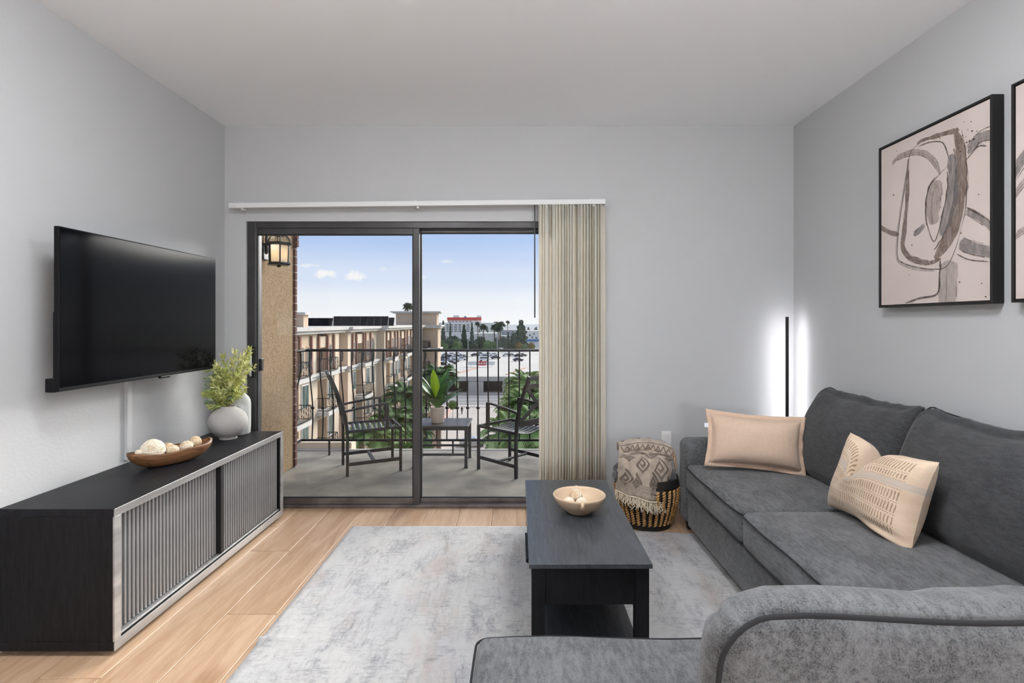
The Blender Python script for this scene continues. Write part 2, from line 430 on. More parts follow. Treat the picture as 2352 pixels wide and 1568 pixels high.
# ------------------------------------------------------------------ geometry helpers
class MB:
    def __init__(s):
        s.v = []; s.f = []; s.uv = None
    def add(s, vs, fs):
        o = len(s.v)
        s.v += [tuple(p) for p in vs]
        s.f += [tuple(i + o for i in f) for f in fs]
        return s
    def box(s, x0, x1, y0, y1, z0, z1):
        vs = [(x0, y0, z0), (x1, y0, z0), (x1, y1, z0), (x0, y1, z0), (x0, y0, z1), (x1, y0, z1), (x1, y1, z1), (x0, y1, z1)]
        return s.add(vs, [(3, 2, 1, 0), (4, 5, 6, 7), (0, 1, 5, 4), (1, 2, 6, 5), (2, 3, 7, 6), (3, 0, 4, 7)])
    def bar(s, p, q, w, h, up=(0, 0, 1)):
        p, q = Vector(p), Vector(q); d = (q - p).normalized(); up = Vector(up)
        if abs(d.dot(up)) > .99: up = Vector((0, 1, 0))
        a = d.cross(up).normalized(); b = a.cross(d).normalized()
        vs = []
        for c in (p, q):
            for i, j in ((-1, -1), (1, -1), (1, 1), (-1, 1)):
                vs.append(c + a * (w / 2 * i) + b * (h / 2 * j))
        return s.add(vs, [(3, 2, 1, 0), (4, 5, 6, 7), (0, 1, 5, 4), (1, 2, 6, 5), (2, 3, 7, 6), (3, 0, 4, 7)])
    def tube(s, path, r, n=8, closed=False, caps=True):
        path = [Vector(p) for p in path]; m = len(path)
        rs = r if isinstance(r, (list, tuple)) else [r] * m
        vs = []; fs = []; prev = None
        for i, p in enumerate(path):
            if closed: d = path[(i + 1) % m] - path[i - 1]
            else: d = path[min(i + 1, m - 1)] - path[max(i - 1, 0)]
            d = d.normalized() if d.length > 1e-9 else Vector((0, 0, 1))
            if prev is None:
                a = d.orthogonal().normalized()
            else:
                a = (prev - d * prev.dot(d))
                a = a.normalized() if a.length > 1e-6 else d.orthogonal().normalized()
            prev = a; b = d.cross(a)
            for k in range(n):
                t = 2 * PI * k / n
                vs.append(p + (a * math.cos(t) + b * math.sin(t)) * rs[i])
        for i in range(m if closed else m - 1):
            j = (i + 1) % m
            for k in range(n):
                l = (k + 1) % n
                fs.append((i * n + k, i * n + l, j * n + l, j * n + k))
        if caps and not closed:
            fs.append(tuple(reversed(range(n)))); fs.append(tuple((m - 1) * n + k for k in range(n)))
        return s.add(vs, fs)
    def lathe(s, prof, n=32, c=(0, 0, 0), a0=0):
        vs = []; fs = []; rows = []
        for r, z in prof:
            if r < 1e-6:
                rows.append([len(vs)]); vs.append((c[0], c[1], c[2] + z))
            else:
                row = []
                for k in range(n):
                    t = a0 + 2 * PI * k / n
                    row.append(len(vs)); vs.append((c[0] + r * math.cos(t), c[1] + r * math.sin(t), c[2] + z))
                rows.append(row)
        for A, B in zip(rows, rows[1:]):
            if len(A) == 1 and len(B) == 1: continue
            for k in range(n):
                l = (k + 1) % n
                if len(A) == 1: fs.append((A[0], B[l], B[k]))
                elif len(B) == 1: fs.append((A[k], A[l], B[0]))
                else: fs.append((A[k], A[l], B[l], B[k]))
        return s.add(vs, fs)
    def cyl(s, c, r, h, n=16, r2=None):
        r2 = r if r2 is None else r2
        return s.lathe([(0, 0), (r, 0), (r2, h), (0, h)], n, c)
    def ball(s, c, r, nu=16, nv=10, sc=(1, 1, 1)):
        o = len(s.v)
        s.lathe([(math.sin(PI * i / nv) if 0 < i < nv else 0, -math.cos(PI * i / nv)) for i in range(nv + 1)], nu)
        for i in range(o, len(s.v)):
            p = s.v[i]; s.v[i] = (c[0] + p[0] * r * sc[0], c[1] + p[1] * r * sc[1], c[2] + p[2] * r * sc[2])
        return s
    def prism(s, poly, axis, a0, a1):
        n = len(poly); vs = []
        for a in (a0, a1):
            for p, q in poly:
                vs.append({'x': (a, p, q), 'y': (p, a, q), 'z': (p, q, a)}[axis])
        fs = [tuple(reversed(range(n))), tuple(range(n, 2 * n))] + [(i, (i + 1) % n, n + (i + 1) % n, n + i) for i in range(n)]
        return s.add(vs, fs)
    def grid(s, fn, nu, nv, uv=False, wrapu=False):
        o = len(s.v); W_ = nu if wrapu else nu + 1
        if uv and s.uv is None: s.uv = {}
        for j in range(nv + 1):
            for i in range(W_):
                u, v = i / nu, j / nv
                if uv: s.uv[len(s.v)] = (u, v)
                s.v.append(tuple(fn(u, v)))
        for j in range(nv):
            for i in range(nu):
                k = (i + 1) % W_ if wrapu else i + 1
                s.f.append((o + j * W_ + i, o + j * W_ + k, o + (j + 1) * W_ + k, o + (j + 1) * W_ + i))
        return s
    def rbox(s, cx, cy, cz, sx, sy, sz, r, m=8, puff=(0, 0, 0), na=0, nf=5, seed=0, fn=None):
        axes = []
        for L in (sx, sy, sz):
            h = L / 2; rr = min(r, h * .98)
            ed = [h - rr * (1 - k) for k in (0, .35, .7, 1)]
            inn = [(-1 + 2 * i / m) * (h - rr) for i in range(1, m)]
            axes.append([-e for e in reversed(ed)] + inn + ed)
        idx = {}; vs = []; fs = []
        def vid(i, j, k):
            key = (i, j, k)
            if key not in idx:
                p = Vector((axes[0][i], axes[1][j], axes[2][k]))
                h = Vector((sx / 2, sy / 2, sz / 2)); rr = min(r, min(h) * .98)
                u = [p[a] / h[a] for a in range(3)]
                inner = Vector([max(-(h[a] - rr), min(h[a] - rr, p[a])) for a in range(3)])
                d = p - inner
                if d.length > 1e-9: p = inner + d.normalized() * min(d.length, rr)
                for a in range(3):
                    b, c = (a + 1) % 3, (a + 2) % 3
                    p[a] += puff[a] * u[a] * (1 - u[b] ** 2) * (1 - u[c] ** 2)
                if na: p += noise.noise_vector(p * nf + Vector((seed, seed * 1.7, 0))) * na
                if fn: p = fn(p, u)
                idx[key] = len(vs); vs.append(p + Vector((cx, cy, cz)))
            return idx[key]
        N = [len(a) for a in axes]
        for a in range(3):
            b, c = (a + 1) % 3, (a + 2) % 3
            for side in (0, N[a] - 1):
                for i in range(N[b] - 1):
                    for j in range(N[c] - 1):
                        q = []
                        for di, dj in ((0, 0), (1, 0), (1, 1), (0, 1)):
                            t = [0, 0, 0]; t[a] = side; t[b] = i + di; t[c] = j + dj
                            q.append(vid(*t))
                        fs.append(tuple(q) if side else tuple(reversed(q)))
        return s.add(vs, fs)
    def xf(s, mat):
        s.v = [tuple(mat @ Vector(p)) for p in s.v]
        return s
    def mesh(s, name, smooth=False):
        me = bpy.data.meshes.new(name)
        me.from_pydata(s.v, [], s.f)
        if smooth:
            me.polygons.foreach_set('use_smooth', [True] * len(me.polygons))
        if s.uv:
            L = me.uv_layers.new(name='uv')
            for lp in me.loops:
                L.data[lp.index].uv = s.uv.get(lp.vertex_index, (0, 0))
        me.update()
        return me
    def obj(s, name, mat, parent=None, smooth=False, bevel=0, subsurf=0, loc=None, segs=2):
        return link(name, s.mesh(name, smooth), mat, parent, bevel, subsurf, loc, segs)

def link(name, me, mat, parent=None, bevel=0, subsurf=0, loc=None, segs=2):
    if mat and not me.materials: me.materials.append(MATS[mat])
    o = bpy.data.objects.new(name, me)
    C.objects.link(o)
    if parent: o.parent = parent
    if loc: o.location = loc
    if bevel:
        b = o.modifiers.new('bevel', 'BEVEL'); b.width = bevel; b.segments = segs; b.limit_method = 'ANGLE'
    if subsurf:
        b = o.modifiers.new('subdivision', 'SUBSURF'); b.levels = subsurf; b.render_levels = subsurf
    return o
def thing(name, label, cat, loc=(0, 0, 0), rz=0, group=None):
    o = bpy.data.objects.new(name, None); C.objects.link(o)
    o.empty_display_size = .1
    o.location = loc; o.rotation_euler = (0, 0, rz)
    o['label'] = label; o['category'] = cat
    if group: o['group'] = group
    return o
def tag(o, label, cat, group=None):
    o['label'] = label; o['category'] = cat
    if group: o['group'] = group
    return o
def struct(o, label=None, cat=None):
    o['kind'] = 'structure'
    if label: o['label'] = label
    if cat: o['category'] = cat
    return o
def stuff(o):
    o['kind'] = 'stuff'; return o
def dup(root, loc=None, rot=None, label=None, scale=None):
    r = root.copy(); C.objects.link(r)
    if loc: r.location = loc
    if rot is not None: r.rotation_euler = rot
    if scale is not None: r.scale = scale
    if label: r['label'] = label
    for ch in list(root.children):
        c = ch.copy(); C.objects.link(c); c.parent = r
        for g in list(ch.children):
            d = g.copy(); C.objects.link(d); d.parent = c
    return r
def at(px, py, Y):
    # point at distance Y seen at a given pixel of the photograph (for laying out the far view)
    return Vector(((px - 1190) / 1250 * Y, Y, 1.34 - (py - 740) / 1250 * Y))
def smooth_path(pts, n=6):
    P = [Vector(p) for p in pts]; out = []
    for i in range(len(P) - 1):
        p0 = P[max(i - 1, 0)]; p1 = P[i]; p2 = P[i + 1]; p3 = P[min(i + 2, len(P) - 1)]
        for k in range(n):
            t = k / n
            out.append(.5 * ((2 * p1) + (p2 - p0) * t + (2 * p0 - 5 * p1 + 4 * p2 - p3) * t * t + (3 * p1 - p0 - 3 * p2 + p3) * t ** 3))
    out.append(P[-1]); return out

S.cycles.use_adaptive_sampling = True
S.cycles.adaptive_threshold = 0.15
S.cycles.adaptive_min_samples = 16
S.cycles.max_bounces = 5
S.cycles.diffuse_bounces = 4
S.cycles.glossy_bounces = 2
S.cycles.transmission_bounces = 4
S.cycles.transparent_max_bounces = 10
S.cycles.caustics_reflective = False
S.cycles.caustics_refractive = False

# ================================================================== room
XL, XR, YB, YR, ZC = -2.110, 1.982, 3.914, -3.6, 2.75
DX0, DX1, DZ = -1.957, .483, 2.066          # door opening
fl = MB().box(XL - .12, XR + .12, YR - .12, YB + .09, -.12, -.012).obj('floor', 'rubber')
struct(fl)
pw = .2325
edges = [-1.574 + pw * i for i in range(-3, 17)]
for i in range(len(edges) - 1):
    x0, x1 = max(edges[i], XL), min(edges[i + 1], XR)
    if x1 - x0 < .01: continue
    known = {1: 3.42, 2: 3.35, 3: 3.02, 4: 2.5, 0: 2.6}
    y = YB + .02
    y1 = known.get(i, 2.2 + rnd.random() * 1.5)
    if i == 2: y1 = 3.57
    if i == 3: y1 = 3.19
    while y > YR:
        y1 = max(y1, YR)
        MB().box(x0 + .0011, x1 - .0011, y1 + .0012, y - .0012, -.012, 0).obj('plank', 'plank', fl, bevel=.0022, segs=1)
        y = y1; y1 = y - 1.52 if y1 > 2.0 else y - 1.8
struct(MB().box(XL - .12, XR + .12, YR - .12, YB + .12, ZC, ZC + .12).obj('ceiling', 'ceiling_paint'))
struct(MB().box(XL - .12, XL, YR - .12, YB + .12, -.12, ZC).obj('wall_left', 'wall'))
struct(MB().box(XR, XR + .12, YR - .12, YB + .12, -.12, ZC).obj('wall_right', 'wall'))
struct(MB().box(XL, XR, YR - .12, YR, -.12, ZC).obj('wall_rear', 'wall'))
wb = MB().box(XL, DX0, YB, YB + .12, -.12, ZC).box(DX1, XR, YB, YB + .12, -.12, ZC).box(DX0, DX1, YB, YB + .12, DZ, ZC)
struct(wb.obj('wall_back', 'wall'))
for nm, b in (('baseboard_left', (XL, XL + .014, YR, YB, 0, .085)), ('baseboard_right', (XR - .014, XR, YR, YB, 0, .085)),
              ('baseboard_back', (DX1 + .01, XR - .014, YB - .014, YB, 0, .085)), ('baseboard_rear', (XL + .014, XR - .014, YR, YR + .014, 0, .085))):
    struct(MB().box(*b).obj(nm, 'trim_white', bevel=.004))

# sliding door
dr = thing('door_1', 'dark bronze sliding glass door onto the balcony', 'door', (0, YB, 0)); dr['kind'] = 'structure'
f0 = .016
m = MB()
m.box(DX0, DX0 + .06, f0, f0 + .10, 0, DZ).box(DX1 - .06, DX1, f0, f0 + .10, 0, DZ)
m.box(DX0 + .06, DX1 - .06, f0, f0 + .10, DZ - .045, DZ)
m.obj('frame', 'bronze_frame', dr, bevel=.003)
MB().box(DX0 + .06, DX1 - .06, f0 - .01, f0 + .11, 0, .022).obj('sill', 'sill_frame', dr, bevel=.003)
def panel(x0, x1, y0, y1, z0, z1, wl, wr, wt, wb_, nm):
    p = MB()
    p.box(x0, x0 + wl, y0, y1, z0, z1).box(x1 - wr, x1, y0, y1, z0, z1)
    p.box(x0 + wl, x1 - wr, y0, y1, z1 - wt, z1)
    o = p.obj(nm, 'bronze_frame', dr, bevel=.003)
    MB().box(x0 + wl, x1 - wr, y0, y1, z0, z0 + wb_).obj('bottom_rail', 'sill_frame', o, bevel=.003)
    ym = (y0 + y1) / 2
    g = MB().box(x0 + wl, x1 - wr, ym - .003, ym + .003, z0 + wb_, z1 - wt).obj('pane', 'pane', o)
    q = MB(); e = .006
    q.box(x0 + wl, x0 + wl + e, ym - .01, ym + .01, z0 + wb_, z1 - wt).box(x1 - wr - e, x1 - wr, ym - .01, ym + .01, z0 + wb_, z1 - wt)
    q.box(x0 + wl, x1 - wr, ym - .01, ym + .01, z0 + wb_, z0 + wb_ + e).box(x0 + wl, x1 - wr, ym - .01, ym + .01, z1 - wt - e, z1 - wt)
    q.obj('gasket', 'rubber', o)
    return o
p1 = panel(-1.935, -.716, f0 + .012, f0 + .045, .022, 2.035, .042, .046, .058, .044, 'sliding_panel')
panel(-.752, .43, f0 + .055, f0 + .088, .022, 2.035, .040, .04, .04, .03, 'fixed_panel')
# pull handle of the sliding panel
h = MB().box(-1.932, -1.897, f0 - .004, f0 + .012, .94, 1.17).obj('handle', 'plastic_black', p1, bevel=.004)
# sub-pieces of the handle share its mesh
pts = smooth_path([(-1.93, f0 - .003, .955), (-1.918, f0 - .035, .97), (-1.908, f0 - .05, 1.05), (-1.918, f0 - .035, 1.135), (-1.93, f0 - .003, 1.15)], 6)
MB().tube(pts, .008, 8).obj('pull', 'steel_pale', p1, smooth=True)
MB().box(-1.893, -1.872, f0 + .045, f0 + .075, .985, 1.075).obj('latch', 'plastic_black', p1, bevel=.003)

# wall outlet
o = thing('wall_outlet', 'white wall outlet low on the back wall above the woven basket', 'outlet', (1.066, YB - .006, .50))
MB().box(-.036, .036, 0, .006, -.057, .057).obj('plate', 'plastic_white', o, bevel=.002)
for z in (-.022, .022):
    MB().box(-.016, .016, -.002, .0, z - .014, z + .014).obj('socket', 'trim_white', o, bevel=.001)

# globe lamps added behind the camera to fill the room with light
for (x, y, z, r, lb) in FILL_GLOBES:
    hang = z > 1.7
    o = thing('fill_pendant' if hang else 'fill_globe_lamp', ('added white globe fill lamp on a cord ' if hang else 'added white globe fill lamp on a thin floor stand ') + lb, 'lamp', (x, y, z if hang else 0), 0, 'added fill globes behind the seating')
    zc = 0 if hang else z
    MB().ball((0, 0, zc), r, 32, 20).obj('globe', 'globe_fill_glow', o, smooth=True)
    if hang:
        MB().tube([(0, 0, r * .96), (0, 0, ZC - z)], .006, 6).obj('fill_cord', 'lamp_black', o)
        MB().lathe([(0, ZC - z), (.06, ZC - z), (.055, ZC - z - .03), (0, ZC - z - .03)], 20).obj('canopy', 'lamp_black', o)
    else:
        MB().tube([(0, 0, .02), (0, 0, z - r * .96)], .012, 8).obj('pole', 'lamp_black', o)
        MB().lathe([(0, 0), (.15, 0), (.15, .02), (0, .025)], 28).obj('base', 'lamp_black', o)

for (x, y, lb) in FILL_DOMES:  # unseen domes added to light the walls and floor
    o = thing('fill_ceiling_lamp', 'added flush white dome fill lamp on the ceiling ' + lb, 'lamp', (x, y, ZC - .12))
    MB().lathe([(0, 0)] + [(.30 * math.sin(PI / 2 * k / 8), .10 * (1 - math.cos(PI / 2 * k / 8))) for k in range(1, 9)] + [(0, .10)], 32).obj('fill_dome', 'dome_fill_glow', o, smooth=True)
    MB().lathe([(.0, .10), (.315, .10), (.315, .12), (0, .12)], 32).obj('rim', 'trim_white', o)

# ================================================================== vertical blind
vb = thing('vertical_blind', 'cream vertical blind drawn to one side of the glass door', 'blind', (0, 3.84, 2.172))
MB().bar((-2.03, 0, -.012), (.614, 0, .016), .05, .036).obj('headrail', 'trim_white', vb, bevel=.004)
for x in (-1.955, -.722, .512):
    z = -.012 + (x + 2.03) / 2.644 * .028
    b = MB().box(x - .012, x + .012, -.012, .073, z + .019, z + .024).box(x - .008, x + .008, -.02, -.012, z + .012, z + .026)
    b.obj('bracket', 'steel_pale', vb)
    MB().box(x + .01, x + .026, -.02, .02, z - .034, z - .019).obj('clip', 'steel_pale', vb)
n = 24
for i in range(n):
    x = .164 + (.600 - .164) * i / (n - 1)
    ang = math.radians(58 + rnd.uniform(-14, 12)); w = .089
    if i == 0: ang = math.radians(62)
    if i in (6, 12, 13, 17): ang -= math.radians(9)
    dx, dy = math.cos(ang), math.sin(ang)
    sway = rnd.uniform(-.004, .004)
    def fn(u, v, x=x, dx=dx, dy=dy, sway=sway):
        t = u - .5; bow = (.25 - t * t) * .020
        return (x + t * w * dx - bow * dy + sway * v, t * w * dy + bow * dx, -.012 + .006 - v * 2.105)
    g = MB().grid(fn, 8, 6)
    o = g.obj('vane', 'vane' if i % 3 else 'vane_cream', vb, smooth=True)
    sm = o.modifiers.new('thickness', 'SOLIDIFY'); sm.thickness = .0008
MB().tube([(.117, -.012, -.005), (.117, -.012, -.05), (.1175, -.012, -.80)], .0045, 8).obj('wand', 'wand_grey', vb, smooth=True)

# ================================================================== television
tv = thing('television', 'flat black wall-mounted television above the slatted console', 'television', (-1.95, 2.91, 1.045))
m = MB().box(-.022, 0, -.60, .60, 0, .705); m.obj('screen_bezel', 'tv_body', tv, bevel=.003)
MB().box(0, .0012, -.594, .594, .016, .699).obj('screen', 'tv_screen', tv)
MB().prism([(-.56, .03), (.56, .03), (.56, .34), (.44, .42), (-.44, .42), (-.56, .34)], 'x', -.062, -.022).obj('rear_housing', 'tv_body', tv, bevel=.006)
MB().box(-.06, -.018, -.60, .60, -.004, .055).obj('lower_housing', 'tv_body', tv, bevel=.004)
MB().box(-.015, .002, .06, .14, -.012, 0).obj('sensor', 'tv_body', tv, bevel=.003)
m = MB().box(-.158, -.142, -.2, .2, .12, .52).box(-.145, -.06, -.15, -.12, .16, .48).box(-.145, -.06, .12, .15, .16, .48)
m.obj('wall_bracket', 'tv_body', tv, bevel=.002)
rc = MB().box(0, .022, -.019, .019, .60, 1.10).obj('cable_cover', 'wall', bevel=.004, loc=(XL, 2.93, 0))
tag(rc, 'grey cable cover strip running down the wall below the television', 'cable cover')

# ================================================================== console
CX0, CX1, CY0, CY1, CH = -2.085, -1.620, 2.180, 3.745, .592
co = thing('media_console', 'long black wooden media console with ribbed sliding doors greyed by painted window glare', 'console', (-1.85, 2.9625, 0))
ox, oy = -1.85, 2.9625
def B(x0, x1, y0, y1, z0, z1, nm, mt, par=co, bv=.002):
    return MB().box(x0 - ox, x1 - ox, y0 - oy, y1 - oy, z0, z1).obj(nm, mt, par, bevel=bv)
B(CX0, CX1, CY0, CY1, .560, CH, 'top', 'black_wood')
B(CX0, CX1 - .004, CY0, CY0 + .028, .060, .560, 'side_panel', 'black_wood_vertical')
B(CX0, CX1 - .004, CY1 - .028, CY1, .060, .560, 'side_panel', 'black_wood_vertical')
B(CX0, CX1, CY0, CY1, .022, .060, 'plinth', 'black_wood_vertical')
B(CX0 + .01, CX0 + .02, CY0 + .028, CY1 - .028, .06, .56, 'back_panel', 'console_gap')
# front edging of the black console, window glare painted in as pale grey
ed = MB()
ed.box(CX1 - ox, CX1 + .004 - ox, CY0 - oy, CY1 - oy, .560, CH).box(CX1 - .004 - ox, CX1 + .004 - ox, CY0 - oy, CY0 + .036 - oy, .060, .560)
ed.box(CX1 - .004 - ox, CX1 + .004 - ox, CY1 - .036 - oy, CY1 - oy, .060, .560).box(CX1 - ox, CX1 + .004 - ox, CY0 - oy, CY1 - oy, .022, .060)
ed.obj('front_glare_edging', 'console_edge_glare', co, bevel=.001)
B(CX1 - .05, CX1 - .008, CY0 + .04, CY1 - .04, .062, .072, 'door_track', 'console_edge_glare')
slat_me = MB().prism([(-.0062, -.006), (.0062, -.006), (.0062, .002), (.0035, .0045), (-.0035, .0045), (-.0062, .002)], 'z', 0, .472).mesh('slat')
slat_me.transform(Matrix.Rotation(-PI / 2, 4, 'Z') @ Matrix.Scale(-1, 4, (1, 0, 0)))
slat_me.flip_normals()
ymid = 2.985
for (a, b, xd) in ((CY0 + .04, ymid - .012, CX1 - .030), (ymid + .03, CY1 - .052, CX1 - .018)):
    d = B(xd - .016, xd - .006, a, b, .074, .556, 'door', 'console_gap')
    k = int((b - a) / .0245)
    for i in range(k):
        y = a + (i + .5) * (b - a) / k
        link('slat', slat_me, 'console_slat_glare', d, loc=(xd - ox, y - oy, .079))
B(CX1 - .040, CX1 - .006, ymid - .006, ymid + .026, .074, .556, 'centre_stile', 'console_gap')
for x in (CX0 + .05, CX1 - .06):
    for y in (CY0 + .06, CY1 - .06):
        MB().cyl((x - ox, y - oy, 0), .02, .022, 12).obj('foot', 'plastic_black', co)

# round vase with sprigs
vz = thing('round_vase', 'squat round grey ceramic vase on the console', 'vase', (-1.865, 3.50, CH))
pr = [(0, 0), (.052, 0), (.054, .006), (.050, .014), (.074, .026), (.102, .054), (.117, .092), (.117, .122), (.103, .160), (.078, .184), (.052, .197), (.045, .203), (.046, .210), (.049, .213), (.042, .210), (.038, .200), (.05, .185), (.08, .15), (.05, .05), (0, .04)]
MB().lathe(pr, 40).obj('body', 'vase', vz, smooth=True)
sg = thing('artificial_branches', 'yellow-green leafy branches standing in the round vase', 'branches', (-1.865, 3.50, CH + .09))
lf = MB()
lf.add([(0, 0, 0), (.0035, .010, .001), (.0028, .022, .002), (0, .032, .0015), (-.0028, .022, .002), (-.0035, .010, .001)], [(0, 1, 2, 3, 4, 5)])
def branch(tip, seed, mt, size=1.0):
    R = random.Random(seed); T = Vector(tip)
    base = Vector((R.uniform(-.015, .015), R.uniform(-.015, .015), 0))
    mid = base + Vector((T.x * .25, T.y * .25, T.z * .55))
    path = smooth_path([base, base + Vector((0, 0, .10)), mid + Vector((0, 0, .02)), T], 7)
    MB().tube(path, [.0022 * (1 - .6 * i / len(path)) for i in range(len(path))], 5).obj('stem', 'stem', sg, smooth=True)
    L = MB()
    def whorl(p, d, k, ln):
        d = d.normalized(); a = d.orthogonal().normalized(); b = d.cross(a)
        for _ in range(k):
            t = R.uniform(0, 2 * PI); out = (a * math.cos(t) + b * math.sin(t))
            dirv = (d * R.uniform(.35, .9) + out * R.uniform(.5, .95)).normalized()
            side = dirv.cross(out).normalized() if dirv.cross(out).length > .01 else a
            l = ln * R.uniform(.7, 1.25); w = l * R.uniform(.11, .16); nrm = dirv.cross(side)
            L.add([p, p + dirv * l * .4 + side * w, p + dirv * l * .75 + side * w * .8 + nrm * .002, p + dirv * l, p + dirv * l * .75 - side * w * .8 + nrm * .002, p + dirv * l * .4 - side * w], [(0, 1, 2, 3, 4, 5)])
    npt = len(path)
    for i in range(int(npt * .42), npt):
        d = path[min(i + 1, npt - 1)] - path[i - 1]
        whorl(path[i], d, 7, .030 * size)
        if i % 2 == 0 and i < npt - 2:
            t = R.uniform(0, 2 * PI); a = d.normalized().orthogonal(); q = Matrix.Rotation(t, 3, d.normalized()) @ a
            sd = (d.normalized() * .7 + q * .8).normalized(); ll = R.uniform(.035, .07) * size
            sp = [path[i] + sd * ll * k / 4 + Vector((0, 0, .004 * k)) for k in range(5)]
            L.tube(sp, .0013, 4)
            for k in range(1, 5): whorl(sp[k], sd, 6, .028 * size)
    L.obj('leaves', mt, sg)
tips = [((.10, .05, .46), 'sprig'), ((.04, .0, .45), 'sprig_pale'), ((.115, -.02, .37), 'sprig_pale'), ((-.04, .02, .42), 'sprig'), ((-.095, -.01, .39), 'sprig'), ((-.03, -.06, .36), 'sprig_pale'),
        ((-.115, -.02, .275), 'sprig_grey'), ((-.12, .03, .185), 'sprig_grey'), ((.08, -.06, .30), 'sprig'), ((-.06, -.06, .25), 'sprig'), ((.02, -.05, .30), 'sprig_pale'), ((-.05, .06, .32), 'sprig'), ((.06, .06, .37), 'sprig'), ((-.085, -.05, .20), 'sprig')]
for i, (t, mt) in enumerate(tips): branch((t[0] * 1.05, t[1], t[2] + .015), 50 + i, mt, 1.25)
v2 = thing('bottle_vase', 'taller white bottle-shaped vase half hidden behind the round grey vase', 'vase', (-1.868, 3.652, CH))
MB().lathe([(0, 0), (.060, 0), (.066, .008), (.068, .05), (.069, .20), (.066, .225), (.054, .25), (.034, .268), (.024, .285), (.022, .325), (.026, .332), (.019, .332), (.018, .29), (0, .28)], 32).obj('body', 'vase_white', v2, smooth=True)

# dough bowl with balls
db = thing('dough_bowl', 'long carved brown wooden bowl on the console top', 'bowl', (-1.845, 2.90, CH), math.radians(-27))
Lh, Wh, Hh = .215, .085, .075
def bowl_pt(u, v, inner):
    t = 2 * PI * u; k = 1 - (.10 if inner else 0)
    c, s_ = math.cos(t), math.sin(t)
    ex = math.copysign(abs(s_) ** .85, s_) * Lh * (k if not inner else .95); ey = math.copysign(abs(c) ** .85, c) * Wh * k
    rim = Hh + .018 * (abs(s_) ** 3) + .003 * math.sin(5 * t)
    vv = v
    rad = (.40 + .60 * math.sin(vv * PI / 2) ** .9)
    z = rim * (1 - math.cos(vv * PI / 2)) ** .8 if not inner else .012 + (rim - .012) * (1 - math.cos(vv * PI / 2)) ** .9
    if inner: rad = vv ** .6
    return (ey * rad, ex * rad, z)
m = MB().grid(lambda u, v: bowl_pt(u, v, False), 48, 12, wrapu=True)
m.f.append(tuple(reversed(range(48))))
o0 = len(m.v); m.grid(lambda u, v: bowl_pt(u, v, True), 48, 12, wrapu=True)
for i in range(48):
    j = (i + 1) % 48
    m.f.append((12 * 48 + i, 12 * 48 + j, o0 + 12 * 48 + j, o0 + 12 * 48 + i))
m.obj('shell', 'bowl_wood', db, smooth=True)
def wrapped_ball(p, r, label, m1, m2, seed, group, k=14):
    b = thing('decorative_ball', label, 'ball', p, 0, group)
    MB().ball((0, 0, 0), r, 20, 14).obj('core', m1, b, smooth=True)
    R = random.Random(seed); w = MB()
    for _ in range(k):
        ax = Vector((R.gauss(0, 1), R.gauss(0, 1), R.gauss(0, 1))).normalized(); a = ax.orthogonal().normalized(); c = ax.cross(a); off = R.uniform(-.5, .5)
        rr = math.sqrt(1 - off * off) * r * 1.015
        w.tube([ax * off * r + (a * math.cos(2 * PI * q / 20) + c * math.sin(2 * PI * q / 20)) * rr for q in range(20)], r * .035, 4, closed=True)
    stuff(w.obj('wrapped_strands', m2, b, smooth=True))
bm_ = Matrix.Translation((-1.845, 2.90, CH)) @ Matrix.Rotation(math.radians(-27), 4, 'Z')
for (q, r, lb, a, b_) in (((-.004, -.095, .085), .056, 'large cream twine ball in the brown wooden bowl', 'ball_cream', 'strand_cream'),
                          ((.022, -.008, .068), .030, 'pale twine ball beside the large cream ball in the wooden bowl', 'ball_cream', 'strand_tan'),
                          ((-.036, .000, .071), .031, 'tan twine ball nearest the wall in the middle of the wooden bowl', 'ball_tan', 'strand_tan'),
                          ((.018, .068, .073), .032, 'tan twine ball in the middle of the wooden bowl facing the room', 'ball_tan', 'strand_cream'),
                          ((-.006, .130, .085), .031, 'small brown twine ball at the window end of the wooden bowl', 'ball_tan', 'strand_tan'),
                          ((-.012, -.158, .083), .018, 'smallest pinkish ball at the near tip of the wooden bowl', 'ball_white', 'strand_cream')):
    wrapped_ball(bm_ @ Vector(q), r, lb, a, b_, int(r * 1e4) + len(lb), 'balls in the wooden bowl')

# ================================================================== rug
def rug_pt(u, v):
    x = -1.083 + u * 2.25; y = 1.15 + v * (3.56 - 1.15 - .0)
    y -= v * max(0, (x - .05)) * .115
    fold = math.exp(-((y - 2.275 - .04 * (x + 1.08)) / .018) ** 2) * math.exp(-((x + 1.083) / .16) ** 2) * .020
    wav = .0015 * max(0, noise.noise(Vector((x * 3, y * 3, 0))))
    edge = min(u, 1 - u, v, 1 - v)
    return (x, y, .008 + fold + wav * min(1, edge * 20))
m = MB().grid(rug_pt, 90, 130)
nb = len(m.v); top = list(m.v)
m.v += [(x, y, .0005) for x, y, z in top]
w1 = 91; n0 = len(m.f)
loop = [i for i in range(91)] + [j * 91 + 90 for j in range(1, 131)] + [130 * 91 + i for i in range(89, -1, -1)] + [j * 91 for j in range(129, 0, -1)]
for a, b in zip(loop, loop[1:] + loop[:1]): m.f.append((b, a, a + nb, b + nb))
rg = m.obj('area_rug', 'rug', smooth=False)
tag(rg, 'pale grey distressed area rug on the wooden floor', 'rug')
for p in rg.data.polygons[:n0]: p.use_smooth = True

